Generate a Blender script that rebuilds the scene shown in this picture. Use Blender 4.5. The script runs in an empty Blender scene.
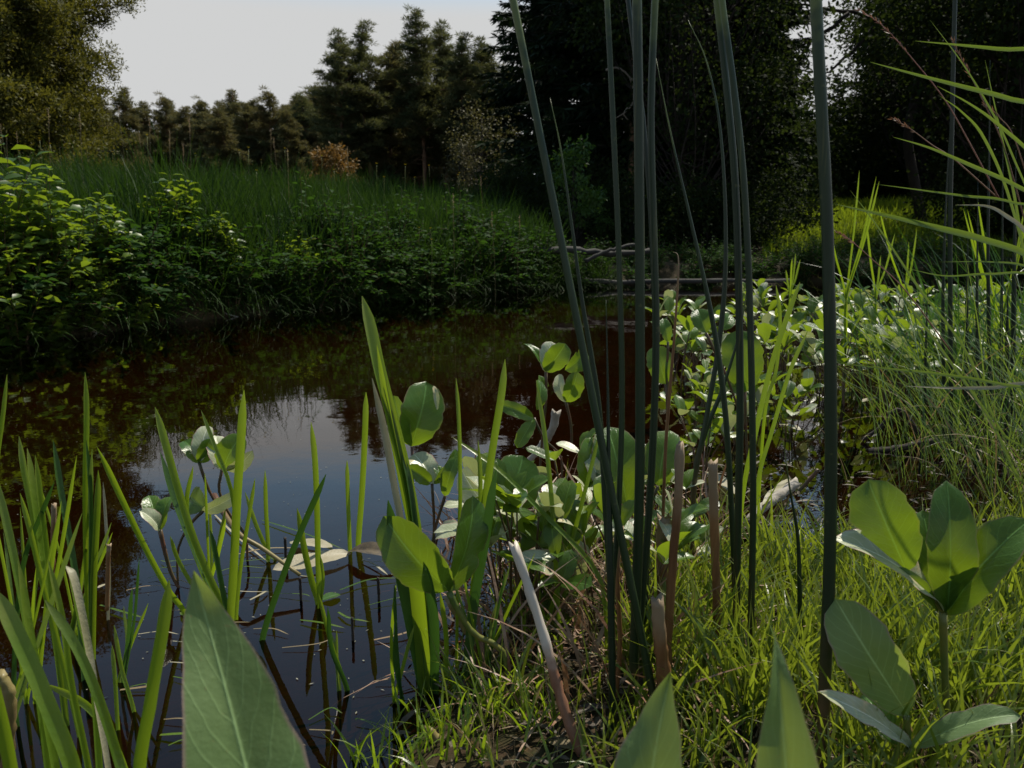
import bpy, math, random
import numpy as np
from mathutils import Vector

R = math.radians
C = bpy.context.scene.collection
SC = bpy.context.scene
rng = np.random.default_rng(7)
random.seed(7)

# ------------------------------------------------------------------ camera, sky, sun, exposure
CAMH = 0.6
PITCH = R(10.5)
F = 800.0
cam_d = bpy.data.cameras.new('camera')
cam = bpy.data.objects.new('camera', cam_d)
C.objects.link(cam)
cam.location = (0, 0, CAMH)
cam.rotation_euler = (R(90) - PITCH, 0, 0)
cam_d.sensor_width = 17.3
cam_d.lens = 17.3 * F / 1024.0
cam_d.clip_start = 0.02
cam_d.clip_end = 2000
cam_d.dof.use_dof = True
cam_d.dof.focus_distance = 1.35
cam_d.dof.aperture_fstop = 6.3
SC.camera = cam

SUN_EL, SUN_AZ = 57.0, 38.0          # azimuth measured from +Y towards +X
world = bpy.data.worlds.new('World')
SC.world = world
world.use_nodes = True
wn = world.node_tree
for n in list(wn.nodes):
    wn.nodes.remove(n)
sky = wn.nodes.new('ShaderNodeTexSky')
sky.sky_type = 'NISHITA'
sky.sun_disc = False
sky.sun_elevation = R(SUN_EL)
sky.sun_rotation = R(SUN_AZ)
sky.dust_density = 0.5
sky.air_density = 1.0
hsv = wn.nodes.new('ShaderNodeHueSaturation')
hsv.inputs['Saturation'].default_value = 0.78
hsv.inputs['Value'].default_value = 1.15
hsv.inputs['Hue'].default_value = 0.5
wtint = wn.nodes.new('ShaderNodeMix')
wtint.data_type = 'RGBA'
wtint.blend_type = 'MULTIPLY'
wtint.inputs[0].default_value = 1.0
wtint.inputs[7].default_value = (.80, 1.0, 1.02, 1)
wn.links.new(hsv.outputs[0], wtint.inputs[6])
bg = wn.nodes.new('ShaderNodeBackground')
bg.inputs['Strength'].default_value = 0.10
wo = wn.nodes.new('ShaderNodeOutputWorld')
wn.links.new(sky.outputs[0], hsv.inputs['Color'])
# thin bright summer haze low in the sky, clearing upwards
wtc = wn.nodes.new('ShaderNodeTexCoord')
wsep = wn.nodes.new('ShaderNodeSeparateXYZ')
wn.links.new(wtc.outputs['Generated'], wsep.inputs[0])
wr = wn.nodes.new('ShaderNodeMapRange')
wr.interpolation_type = 'SMOOTHSTEP'
wr.inputs['From Min'].default_value = 0.24
wr.inputs['From Max'].default_value = 0.30
wr.inputs['To Min'].default_value = 1.0
wr.inputs['To Max'].default_value = 0.0
wn.links.new(wsep.outputs[2], wr.inputs[0])
wmx = wn.nodes.new('ShaderNodeMix')
wmx.data_type = 'RGBA'
wn.links.new(wr.outputs[0], wmx.inputs[0])
wn.links.new(wtint.outputs[2], wmx.inputs[6])
wmx.inputs[7].default_value = (5.3, 5.35, 5.35, 1)
wn.links.new(wmx.outputs[2], bg.inputs['Color'])
wn.links.new(bg.outputs[0], wo.inputs[0])

sd = bpy.data.lights.new('sun', 'SUN')
sd.energy = 5.0
sd.angle = R(0.5)
sd.color = (1.0, 0.93, 0.80)
sun = bpy.data.objects.new('sun', sd)
C.objects.link(sun)
se, sa = R(SUN_EL), R(SUN_AZ)
SUNV = Vector((math.sin(sa) * math.cos(se), math.cos(sa) * math.cos(se), math.sin(se)))
sun.rotation_euler = SUNV.to_track_quat('Z', 'Y').to_euler()
sun.location = (0, 0, 30)

SC.view_settings.view_transform = 'Standard'
SC.view_settings.look = 'None'
SC.view_settings.gamma = 1.0
SC.view_settings.use_curve_mapping = False
SC.view_settings.exposure = 0.25
SC.render.engine = 'CYCLES'
SC.cycles.max_bounces = 8
SC.cycles.transparent_max_bounces = 12
SC.cycles.use_denoising = True

# ------------------------------------------------------------------ pixels to places
CP, SP = math.cos(PITCH), math.sin(PITCH)


def ray(px, py):
    v = (384 - py) / F
    return np.array([(px - 512) / F, CP + SP * v, -SP + CP * v])


def P(px, py, d):
    r = ray(px, py)
    return np.array([0, 0, CAMH]) + r * (d / r[1])


def gd(py, z=0.0):
    r = ray(512, py)
    return (z - CAMH) / r[2] * r[1]


def norm(a):
    a = np.asarray(a, float)
    return a / (np.linalg.norm(a, axis=-1, keepdims=True) + 1e-12)


# ------------------------------------------------------------------ mesh building
class MB:
    def __init__(s):
        s.v, s.q, s.t, s.qm, s.tm, s.uv, s.n = [], [], [], [], [], [], 0

    def add(s, v, quads=None, tris=None, mat=0, uv=None):
        v = np.asarray(v, float).reshape(-1, 3)
        if quads is not None and len(quads):
            quads = np.asarray(quads, int) + s.n
            s.q.append(quads)
            s.qm.append(np.full(len(quads), mat))
        if tris is not None and len(tris):
            tris = np.asarray(tris, int) + s.n
            s.t.append(tris)
            s.tm.append(np.full(len(tris), mat))
        s.v.append(v)
        s.uv.append(np.zeros((len(v), 2)) + 0.5 if uv is None else np.asarray(uv, float))
        s.n += len(v)

    def build(s, name, mats, parent=None, smooth=True, origin=None):
        me = bpy.data.meshes.new(name)
        v = np.concatenate(s.v)
        if origin is not None:
            v = v - np.asarray(origin)
        q = np.concatenate(s.q) if s.q else np.zeros((0, 4), int)
        t = np.concatenate(s.t) if s.t else np.zeros((0, 3), int)
        uv = np.concatenate(s.uv)
        loops = np.concatenate([q.ravel(), t.ravel()])
        me.vertices.add(len(v))
        me.vertices.foreach_set('co', v.ravel())
        me.loops.add(len(loops))
        me.loops.foreach_set('vertex_index', loops)
        nf = len(q) + len(t)
        me.polygons.add(nf)
        st = np.concatenate([np.arange(len(q)) * 4, len(q) * 4 + np.arange(len(t)) * 3])
        me.polygons.foreach_set('loop_start', st)
        me.polygons.foreach_set('material_index', np.concatenate(s.qm + s.tm).astype(np.int32))
        me.polygons.foreach_set('use_smooth', np.full(nf, smooth))
        ul = me.uv_layers.new(name='UVMap')
        ul.data.foreach_set('uv', uv[loops].ravel())
        me.update(calc_edges=True)
        me.validate()
        for m in (mats if isinstance(mats, (list, tuple)) else [mats]):
            me.materials.append(m)
        o = bpy.data.objects.new(name, me)
        C.objects.link(o)
        if origin is not None:
            o.location = origin
        if parent is not None:
            o.parent = parent
            if origin is not None:
                o.location = Vector(origin) - parent.location
            else:
                o.location = -parent.location
        return o


def tag(o, label=None, cat=None, group=None, kind=None):
    if label: o['label'] = label
    if cat: o['category'] = cat
    if group: o['group'] = group
    if kind: o['kind'] = kind
    return o


def thing(name, label, cat, loc=(0, 0, 0), group=None):
    o = bpy.data.objects.new(name, None)
    o.empty_display_size = 0.05
    C.objects.link(o)
    o.location = Vector([float(a) for a in loc])
    return tag(o, label, cat, group)


def dup(root, loc, rz=0.0, sc=1.0, label=None, tilt=(0, 0), group=None):
    r = root.copy()
    C.objects.link(r)
    r.location = loc
    r.rotation_euler = (tilt[0], tilt[1], rz)
    r.scale = (sc, sc, sc) if not isinstance(sc, tuple) else sc
    if label: r['label'] = label
    if group: r['group'] = group
    for ch in list(root.children):
        c = ch.copy()
        C.objects.link(c)
        c.parent = r
        for g in ch.children:
            e = g.copy()
            C.objects.link(e)
            e.parent = c
    return r


def smooth_path(pts, n):
    """Catmull-Rom through the points."""
    pts = np.asarray(pts, float)
    if len(pts) == 2:
        t = np.linspace(0, 1, n)[:, None]
        return pts[0] * (1 - t) + pts[1] * t
    p = np.vstack([2 * pts[0] - pts[1], pts, 2 * pts[-1] - pts[-2]])
    out = []
    m = len(pts) - 1
    for u in np.linspace(0, m - 1e-6, n):
        i = int(u)
        f = u - i
        a, b, c, d = p[i], p[i + 1], p[i + 2], p[i + 3]
        out.append(0.5 * ((2 * b) + (-a + c) * f + (2 * a - 5 * b + 4 * c - d) * f * f + (-a + 3 * b - 3 * c + d) * f ** 3))
    return np.array(out)


def tube(mb, pts, rad, sides=8, mat=0, cap=True, rough=0., ragged=0.):
    pts = np.asarray(pts, float)
    n = len(pts)
    rad = np.broadcast_to(np.asarray(rad, float), (n,))
    T = norm(np.gradient(pts, axis=0))
    ref = np.array([0.31, 0.17, 0.93]) if abs(T[0][2]) < 0.9 else np.array([1.0, 0.1, 0.0])
    U = norm(np.cross(T, ref))
    W = np.cross(T, U)
    a = np.linspace(0, 2 * math.pi, sides, endpoint=False)
    rn = rad[:, None, None] * (1 + rough * rng.normal(size=(n, sides, 1)))
    v = pts[:, None] + rn * (np.cos(a)[None, :, None] * U[:, None] + np.sin(a)[None, :, None] * W[:, None])
    if ragged:
        v[-1] += T[-1] * (rng.uniform(-.6, 1, (sides, 1)) * ragged * rad[-1])
    i = np.arange(n - 1)[:, None] * sides
    j = np.arange(sides)[None]
    k = (j + 1) % sides
    q = np.stack([i + j, i + k, i + sides + k, i + sides + j], -1).reshape(-1, 4)
    uv = np.zeros((n, sides, 2))
    uv[..., 0] = a / (2 * math.pi)
    uv[..., 1] = np.linspace(0, 1, n)[:, None]
    vv = v.reshape(-1, 3)
    tris = []
    uvv = uv.reshape(-1, 2)
    if cap:
        vv = np.vstack([vv, pts[0], pts[-1]])
        uvv = np.vstack([uvv, [0.5, 0], [0.5, 1]])
        c0, c1 = n * sides, n * sides + 1
        for s in range(sides):
            tris.append((c0, (s + 1) % sides, s))
            tris.append((c1, (n - 1) * sides + s, (n - 1) * sides + (s + 1) % sides))
    mb.add(vv, q, tris, mat, uvv)


def ribbon(mb, pts, width, facing, fold=0.35, mat=0, wprof=None, twist=0.0):
    """A grass-like blade: three vertices across, folded along the midrib. pts[0] = base."""
    pts = np.asarray(pts, float)
    n = len(pts)
    T = norm(np.gradient(pts, axis=0))
    fa = norm(np.asarray(facing, float))
    S = norm(np.cross(T, fa))
    N = np.cross(S, T)
    if twist:
        ang = np.linspace(0, twist, n)[:, None]
        S, N = S * np.cos(ang) + N * np.sin(ang), N * np.cos(ang) - S * np.sin(ang)
    t = np.linspace(0, 1, n)
    w = (np.asarray(width) * 0.5) * (wprof(t) if wprof else np.minimum(1, (1 - t) * 5) ** 0.6 * (0.75 + 0.25 * np.minimum(1, t * 4)))
    w = np.maximum(w, 1e-5)[:, None]
    th = 0.0002
    L = pts - S * w + N * w * fold
    Rr = pts + S * w + N * w * fold
    v = np.stack([L, pts, Rr], 1).reshape(-1, 3)
    i = np.arange(n - 1) * 3
    q = np.concatenate([np.stack([i, i + 1, i + 4, i + 3], -1), np.stack([i + 1, i + 2, i + 5, i + 4], -1)])
    uv = np.stack([np.tile([0, .5, 1], n), np.repeat(t, 3)], -1)
    mb.add(v, q, None, mat, uv)


def many_blades(mb, root, h, w, az, lean, bend, seg=4, mat=0, tw=None):
    """Vectorised grass. root (n,3), height, width, azimuth of lean, lean and bend angles."""
    n = len(root)
    t = np.linspace(0, 1, seg + 1)
    ang = lean[:, None] + bend[:, None] * t[None] ** 1.4
    ds = (h / seg)[:, None]
    dx = np.cumsum(np.sin(ang) * ds, 1) - np.sin(ang[:, :1]) * ds
    dz = np.cumsum(np.cos(ang) * ds, 1) - np.cos(ang[:, :1]) * ds
    H = np.stack([np.cos(az), np.sin(az), np.zeros(n)], -1)
    c = root[:, None] + H[:, None] * dx[..., None] + np.array([0, 0, 1.0]) * dz[..., None]
    rot = az + (rng.uniform(-1.5, 1.5, n) if tw is None else tw)
    S = np.stack([-np.sin(rot), np.cos(rot), np.zeros(n)], -1)
    ww = (w[:, None] * 0.5) * np.minimum(1, (1 - t) * 2.2 + 0.02)[None] * (0.7 + 0.3 * np.minimum(1, 3 * t))[None]
    L = c - S[:, None] * ww[..., None]
    Rr = c + S[:, None] * ww[..., None]
    v = np.stack([L, Rr], 2).reshape(-1, 3)
    b = np.arange(n)[:, None] * (seg + 1) * 2
    k = np.arange(seg)[None] * 2
    q = np.stack([b + k, b + k + 1, b + k + 3, b + k + 2], -1).reshape(-1, 4)
    uv = np.zeros((n, seg + 1, 2, 2))
    uv[..., 0, 0] = 0.3
    uv[..., 1, 0] = 0.7
    uv[..., 1] = t[None, :, None]
    mb.add(v, q, None, mat, uv.reshape(-1, 2))


def many_leaves(mb, base, D, N, L, W, fold=0.25, mat=0, droop=0.0):
    """Vectorised small leaves with a folded midrib; eight vertices each."""
    n = len(base)
    D = norm(D)
    S = norm(np.cross(D, N))
    N = np.cross(S, D)
    L = np.broadcast_to(L, (n,))[:, None]
    W = np.broadcast_to(W, (n,))[:, None] * 0.5
    m1 = base + D * L * 0.34 + N * L * 0.04
    m2 = base + D * L * 0.70 + N * L * (0.02 - droop * .5)
    tp = base + D * L - N * L * (0.05 + droop)
    a1 = N * W * fold
    v = np.stack([base, m1, m2, tp, m1 - S * W + a1, m2 - S * W * .8 + a1 * .8, m1 + S * W + a1, m2 + S * W * .8 + a1 * .8], 1).reshape(-1, 3)
    o = np.arange(n)[:, None] * 8
    q = np.concatenate([o + np.array([[1, 2, 5, 4]]), o + np.array([[2, 1, 6, 7]])])
    t = np.concatenate([o + np.array([[0, 1, 4]]), o + np.array([[2, 3, 5]]), o + np.array([[1, 0, 6]]), o + np.array([[3, 2, 7]])])
    uv = np.tile(np.array([[.5, 0], [.5, .34], [.5, .7], [.5, 1], [0, .34], [.1, .7], [1, .34], [.9, .7]]), (n, 1))
    mb.add(v, q, t, mat, uv)


def many_twigs(mb, base, D, N, L, W, mat=0):
    """Vectorised needle sprays: one narrow rhombus each."""
    n = len(base)
    D = norm(D)
    S = norm(np.cross(D, N))
    L = np.broadcast_to(L, (n,))[:, None]
    W = np.broadcast_to(W, (n,))[:, None] * 0.5
    m = base + D * L * 0.45
    v = np.stack([base, m - S * W, base + D * L, m + S * W], 1).reshape(-1, 3)
    q = np.arange(n)[:, None] * 4 + np.array([[0, 1, 2, 3]])
    uv = np.tile(np.array([[.5, 0], [0, .5], [.5, 1], [1, .5]]), (n, 1))
    mb.add(v, q, None, mat, uv)


def leaf_grid(mb, base, tip, width, face, fold=0.3, curl=0.05, mat=0, nl=14, nw=8, wpow=(0.75, 0.45), wave=0.02, tipbend=0.0, seed=0):
    """One broad leaf blade: outline from base to tip, folded, arched, gently waved."""
    base, tip = np.asarray(base, float), np.asarray(tip, float)
    ax = tip - base
    L = np.linalg.norm(ax)
    A = ax / L
    S = norm(np.cross(A, face))
    N = np.cross(S, A)
    r = np.random.default_rng(seed + 3)
    ph = r.uniform(0, 6, 4)
    t = np.linspace(0, 1, nl + 1)
    s = np.linspace(-1, 1, nw + 1)
    w = np.clip(t, 0, 1) ** wpow[0] * np.clip(1 - t, 0, 1) ** wpow[1]
    w = w / w.max() * width * 0.5
    tt, ss = np.meshgrid(t, s, indexing='ij')
    ed = 1 + .035 * np.sin(tt * 23 + ph[3] + 3 * (ss > 0)) + .03 * np.sin(tt * 41 + ph[0] + 2 * (ss > 0))
    bite = 1 - (.30 * np.exp(-((tt - .35 - .1 * ph[1] / 2) / .03) ** 2)) * (np.sign(ss) == (1 if ph[2] > 3 else -1)) * (ph[0] > 4.2)
    ww = w[:, None] * ss * ed * bite
    h = fold * np.abs(ww) ** 1.0 * (1 - 0.35 * np.abs(ss)) + curl * L * 4 * tt * (1 - tt) - tipbend * L * tt ** 3
    h = h + wave * L * np.abs(ss) * (np.sin(tt * 9 + ph[0] + 2 * (ss > 0)) * 0.6 + np.sin(tt * 17 + ph[1]) * 0.25)
    bend = S * (np.sin(tt * 2.5 + ph[2]) * 0.02 * L)[..., None]
    v = base + A * (tt * L)[..., None] + S * (ww * math.cos(min(1.2, fold * .8)))[..., None] + N * h[..., None] + bend
    i, j = np.meshgrid(np.arange(nl), np.arange(nw), indexing='ij')
    k = i * (nw + 1) + j
    q = np.stack([k, k + 1, k + nw + 2, k + nw + 1], -1).reshape(-1, 4)
    uv = np.stack([(ss + 1) / 2, tt], -1).reshape(-1, 2)
    mb.add(v.reshape(-1, 3), q, None, mat, uv)


# ------------------------------------------------------------------ materials
def newmat(name):
    m = bpy.data.materials.new(name)
    m.use_nodes = True
    nt = m.node_tree
    for n in list(nt.nodes):
        nt.nodes.remove(n)
    return m, nt, nt.nodes.new('ShaderNodeOutputMaterial')


def N_(nt, kind, **kw):
    n = nt.nodes.new(kind)
    for k, v in kw.items():
        setattr(n, k, v)
    return n


def mixc(nt, fac, a, b, mode='MIX'):
    m = N_(nt, 'ShaderNodeMix', data_type='RGBA', blend_type=mode)
    for sock, val in ((m.inputs[0], fac), (m.inputs[6], a), (m.inputs[7], b)):
        if hasattr(val, 'links') or isinstance(val, bpy.types.NodeSocket):
            nt.links.new(val, sock)
        elif isinstance(val, (int, float)):
            sock.default_value = val
        else:
            sock.default_value = (*val, 1)
    return m.outputs[2]


def ramp(nt, src, stops):
    r = N_(nt, 'ShaderNodeValToRGB')
    e = r.color_ramp.elements
    while len(e) < len(stops):
        e.new(0.5)
    for k, (p, c) in enumerate(stops):
        e[k].position = p
        e[k].color = (c, c, c, 1) if isinstance(c, (int, float)) else (*c, 1)
    nt.links.new(src, r.inputs[0])
    return r.outputs[0]


def noise(nt, scale, detail=4, rough=0.6, vec=None, coord='Object'):
    n = N_(nt, 'ShaderNodeTexNoise')
    n.inputs['Scale'].default_value = scale
    n.inputs['Detail'].default_value = detail
    n.inputs['Roughness'].default_value = rough
    if vec is None:
        tc = N_(nt, 'ShaderNodeTexCoord')
        vec = tc.outputs[coord]
    nt.links.new(vec, n.inputs['Vector'])
    return n.outputs[0]


def leafmat(name, c1, c2, trans, tmix=0.35, rough=0.45, under=None, scale=3.0, rand=0.35, veins=False, margin=None, spec=0.5, spots=None, tipc=None):
    """Leaf: Principled surface with veins, paler underside, light passing through."""
    m, nt, out = newmat(name)
    info = N_(nt, 'ShaderNodeObjectInfo')
    nz = noise(nt, scale)
    col = mixc(nt, ramp(nt, nz, [(0.35, 0.0), (0.65, 1.0)]), c1, c2)
    uvn = N_(nt, 'ShaderNodeUVMap')
    sep = N_(nt, 'ShaderNodeSeparateXYZ')
    nt.links.new(uvn.outputs[0], sep.inputs[0])
    height = None
    if veins:
        a = N_(nt, 'ShaderNodeMath', operation='SUBTRACT'); nt.links.new(sep.outputs[0], a.inputs[0]); a.inputs[1].default_value = 0.5
        b = N_(nt, 'ShaderNodeMath', operation='ABSOLUTE'); nt.links.new(a.outputs[0], b.inputs[0])
        mid = ramp(nt, b.outputs[0], [(0.0, 1.0), (0.028, 0.0)])
        # side veins: stripes of v - 0.5*|u|
        c = N_(nt, 'ShaderNodeMath', operation='MULTIPLY_ADD'); nt.links.new(b.outputs[0], c.inputs[0]); c.inputs[1].default_value = -0.55; nt.links.new(sep.outputs[1], c.inputs[2])
        vn = noise(nt, scale * 1.5, 2)
        vd = N_(nt, 'ShaderNodeMath', operation='MULTIPLY_ADD'); nt.links.new(vn, vd.inputs[0]); vd.inputs[1].default_value = .10; nt.links.new(c.outputs[0], vd.inputs[2])
        d = N_(nt, 'ShaderNodeMath', operation='MULTIPLY'); nt.links.new(vd.outputs[0], d.inputs[0]); d.inputs[1].default_value = 62.0
        e = N_(nt, 'ShaderNodeMath', operation='SINE'); nt.links.new(d.outputs[0], e.inputs[0])
        sv = ramp(nt, e.outputs[0], [(0.86, 0.0), (1.0, 1.0)])
        vsum = N_(nt, 'ShaderNodeMath', operation='MULTIPLY_ADD'); nt.links.new(sv, vsum.inputs[0]); vsum.inputs[1].default_value = 0.2; nt.links.new(mid, vsum.inputs[2])
        height = vsum.outputs[0]
        lighter = [min(1, x * 2.2 + 0.04) for x in c2]
        col = mixc(nt, vsum.outputs[0], col, lighter)
        if margin:
            mg = ramp(nt, b.outputs[0], [(0.455, 0.0), (0.49, 1.0)])
            col = mixc(nt, mg, col, margin)
    if tipc:
        tp = ramp(nt, sep.outputs[1], [(0.72, 0.0), (1.0, 1.0)])
        tn = noise(nt, scale * 4)
        mm = N_(nt, 'ShaderNodeMath', operation='MULTIPLY'); nt.links.new(tp, mm.inputs[0]); nt.links.new(tn, mm.inputs[1])
        mm2 = N_(nt, 'ShaderNodeMath', operation='MULTIPLY'); nt.links.new(mm.outputs[0], mm2.inputs[0]); mm2.inputs[1].default_value = 1.6; mm2.use_clamp = True
        col = mixc(nt, mm2.outputs[0], col, tipc)
    if veins:
        yp = ramp(nt, noise(nt, scale * .9, 5, .7), [(0.58, 0.0), (0.72, 0.55)])
        col = mixc(nt, yp, col, (c2[0] * 2.2, c2[1] * 1.35, c2[2]))
    if spots:
        sp = ramp(nt, noise(nt, scale * 25, 2), [(0.70, 0.0), (0.74, 0.8)])
        col = mixc(nt, sp, col, spots)
    # value and hue vary from object to object
    hs = N_(nt, 'ShaderNodeHueSaturation')
    mr = N_(nt, 'ShaderNodeMapRange'); nt.links.new(info.outputs['Random'], mr.inputs[0]); mr.inputs[3].default_value = 1 - rand; mr.inputs[4].default_value = 1 + rand
    nt.links.new(mr.outputs[0], hs.inputs['Value'])
    mr2 = N_(nt, 'ShaderNodeMapRange'); nt.links.new(info.outputs['Random'], mr2.inputs[0]); mr2.inputs[3].default_value = 0.515; mr2.inputs[4].default_value = 0.485
    nt.links.new(mr2.outputs[0], hs.inputs['Hue'])
    nt.links.new(col, hs.inputs['Color'])
    col = hs.outputs[0]
    topc = col
    if under:
        geo = N_(nt, 'ShaderNodeNewGeometry')
        col = mixc(nt, geo.outputs['Backfacing'], col, under)
    p = N_(nt, 'ShaderNodeBsdfPrincipled')
    nt.links.new(col, p.inputs['Base Color'])
    p.inputs['Roughness'].default_value = rough
    p.inputs['Specular IOR Level'].default_value = spec
    bump = N_(nt, 'ShaderNodeBump')
    bump.inputs['Strength'].default_value = 0.35
    bump.inputs['Distance'].default_value = 0.002
    if height is not None:
        nb = noise(nt, scale * 12, 3)
        ad = N_(nt, 'ShaderNodeMath', operation='MULTIPLY_ADD'); nt.links.new(nb, ad.inputs[0]); ad.inputs[1].default_value = 0.8; nt.links.new(height, ad.inputs[2])
        nt.links.new(ad.outputs[0], bump.inputs['Height'])
    else:
        nt.links.new(noise(nt, scale * 15, 3), bump.inputs['Height'])
    nt.links.new(bump.outputs[0], p.inputs['Normal'])
    tr = N_(nt, 'ShaderNodeBsdfTranslucent')
    tcol = mixc(nt, 0.35, trans, topc, 'MULTIPLY')
    tcol2 = mixc(nt, 0.5, tcol, trans)
    nt.links.new(tcol2, tr.inputs[0])
    mx = N_(nt, 'ShaderNodeMixShader')
    mx.inputs[0].default_value = tmix
    nt.links.new(p.outputs[0], mx.inputs[1])
    nt.links.new(tr.outputs[0], mx.inputs[2])
    nt.links.new(mx.outputs[0], out.inputs[0])
    return m


def solidmat(name, c1, c2, rough=0.7, scale=20, bumps=0.4, stretch=None, spec=0.4, bands=None, bdist=0.01, detail=5, basec=None, flecks=None):
    m, nt, out = newmat(name)
    tc = N_(nt, 'ShaderNodeTexCoord')
    vec = tc.outputs['Object']
    if stretch:
        mp = N_(nt, 'ShaderNodeMapping')
        mp.inputs['Scale'].default_value = stretch
        nt.links.new(vec, mp.inputs[0])
        vec = mp.outputs[0]
    nz = noise(nt, scale, detail, vec=vec)
    col = mixc(nt, ramp(nt, nz, [(0.35, 0.0), (0.66, 1.0)]), c1, c2)
    if bands:
        uvn = N_(nt, 'ShaderNodeUVMap')
        sep = N_(nt, 'ShaderNodeSeparateXYZ')
        nt.links.new(uvn.outputs[0], sep.inputs[0])
        n2 = noise(nt, scale * 0.6, 3)
        ad = N_(nt, 'ShaderNodeMath', operation='MULTIPLY_ADD'); nt.links.new(n2, ad.inputs[0]); ad.inputs[1].default_value = 0.25; nt.links.new(sep.outputs[1], ad.inputs[2])
        r = ramp(nt, ad.outputs[0], [(b[0], 0.0 if k == 0 else 1.0) for k, b in enumerate(bands[:2])])
        col = mixc(nt, r, col, bands[2])
    if basec:
        uvn = N_(nt, 'ShaderNodeUVMap'); sep = N_(nt, 'ShaderNodeSeparateXYZ'); nt.links.new(uvn.outputs[0], sep.inputs[0])
        n3 = noise(nt, 14, 4)
        ad = N_(nt, 'ShaderNodeMath', operation='MULTIPLY_ADD'); nt.links.new(n3, ad.inputs[0]); ad.inputs[1].default_value = .22; nt.links.new(sep.outputs[1], ad.inputs[2])
        col = mixc(nt, ramp(nt, ad.outputs[0], [(.20, 1.0), (.32, 0.0)]), col, basec)
    if flecks:
        col = mixc(nt, ramp(nt, noise(nt, 130, 3, vec=vec), [(.62, 0.0), (.70, .8)]), col, flecks)
        col = mixc(nt, ramp(nt, noise(nt, 90, 2), [(.70, 0.0), (.74, .8)]), col, flecks)
    p = N_(nt, 'ShaderNodeBsdfPrincipled')
    nt.links.new(col, p.inputs['Base Color'])
    p.inputs['Roughness'].default_value = rough
    p.inputs['Specular IOR Level'].default_value = spec
    b = N_(nt, 'ShaderNodeBump')
    b.inputs['Strength'].default_value = bumps
    b.inputs['Distance'].default_value = bdist
    nt.links.new(nz, b.inputs['Height'])
    nt.links.new(b.outputs[0], p.inputs['Normal'])
    nt.links.new(p.outputs[0], out.inputs[0])
    return m


M = {}
M['bogbean'] = leafmat('bogbean_leaf', (.035, .095, .012), (.06, .14, .02), (.25, .36, .015), .42, .28, under=(.11, .19, .055), scale=25, veins=True, margin=(.16, .12, .07), rand=.25, spots=(.12, .10, .03))
M['bogbean_pale_glare'] = leafmat('bogbean_leaf_pale_glare', (.32, .36, .20), (.45, .47, .33), (.4, .45, .12), .25, .30, under=(.4, .42, .3), scale=25, veins=True, margin=(.40, .22, .20), rand=.15)  # whitish colour: bleached leaves, pale undersides and painted glare
M['bogbean_mass'] = leafmat('bogbean_leaf_small', (.035, .085, .008), (.065, .13, .014), (.26, .36, .012), .42, .34, under=(.13, .2, .06), scale=12, rand=.35, veins=True)
M['dock'] = leafmat('broad_leaf', (.10, .175, .06), (.15, .23, .085), (.40, .50, .06), .4, .58, under=(.17, .24, .12), scale=18, veins=True, margin=(.26, .17, .16), rand=.1, spots=(.24, .15, .07))
M['blade'] = leafmat('sedge_blade', (.06, .125, .010), (.11, .185, .02), (.34, .48, .015), .45, .33, scale=10, rand=.3, tipc=(.16, .17, .05), veins=False)
M['blade_light'] = leafmat('light_blade', (.07, .13, .03), (.11, .17, .045), (.24, .34, .04), .3, .33, scale=10, rand=.1)
M['blade_dark'] = leafmat('dark_blade', (.02, .06, .012), (.035, .09, .016), (.07, .17, .015), .3, .4, scale=10, rand=.25)
M['blade_pale'] = leafmat('withered_blade', (.42, .38, .27), (.30, .27, .15), (.3, .28, .15), .25, .5, scale=20, rand=.1)
M['grass'] = leafmat('grass_blade', (.04, .095, .010), (.14, .18, .028), (.32, .40, .025), .40, .32, scale=14, rand=0, tipc=(.2, .19, .06))
M['straw'] = leafmat('dry_grass', (.30, .23, .12), (.2, .14, .07), (.3, .2, .08), .3, .6, scale=9, rand=.2)
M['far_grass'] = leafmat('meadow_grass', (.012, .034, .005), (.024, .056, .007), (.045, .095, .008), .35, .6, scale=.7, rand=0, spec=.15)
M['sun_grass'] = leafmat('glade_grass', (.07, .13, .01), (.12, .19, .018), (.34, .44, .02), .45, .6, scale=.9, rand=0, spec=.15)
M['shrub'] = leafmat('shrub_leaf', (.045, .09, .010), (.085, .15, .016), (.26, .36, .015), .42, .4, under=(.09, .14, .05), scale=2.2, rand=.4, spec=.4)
M['shaded_shrub'] = leafmat('shaded_shrub_leaf', (.015, .042, .010), (.028, .065, .013), (.06, .14, .012), .35, .65, under=(.035, .06, .02), scale=2.2, rand=.4, spec=.08)  # same meadowsweet leaf, with the bank's shade put into a darker colour
M['spruce'] = leafmat('spruce_needles', (.008, .018, .007), (.015, .030, .010), (.02, .04, .01), .15, .7, scale=1.0, rand=.3, spec=.1)
M['pine'] = leafmat('pine_needles', (.060, .085, .040), (.115, .105, .042), (.16, .17, .05), .32, .65, scale=.7, rand=.35, spec=.15)
M['far_pine'] = leafmat('far_pine_needles', (.060, .080, .040), (.15, .115, .045), (.18, .16, .05), .32, .65, scale=.5, rand=.35, spec=.15)
M['juniper'] = leafmat('olive_needles', (.045, .055, .010), (.10, .10, .016), (.19, .18, .02), .33, .6, scale=1.3, rand=.2, spec=.2)
M['alder'] = leafmat('dark_tree_leaves', (.010, .020, .006), (.022, .034, .010), (.05, .075, .012), .3, .7, scale=.9, rand=.35, spec=.06)
M['rowan'] = leafmat('light_tree_leaves', (.03, .07, .012), (.05, .10, .02), (.13, .24, .02), .35, .6, scale=1.5, rand=.2, spec=.3)
M['rust'] = leafmat('rusty_leaves', (.15, .085, .025), (.22, .12, .035), (.24, .13, .03), .3, .6, scale=1.5, rand=.1, spec=.2)
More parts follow.
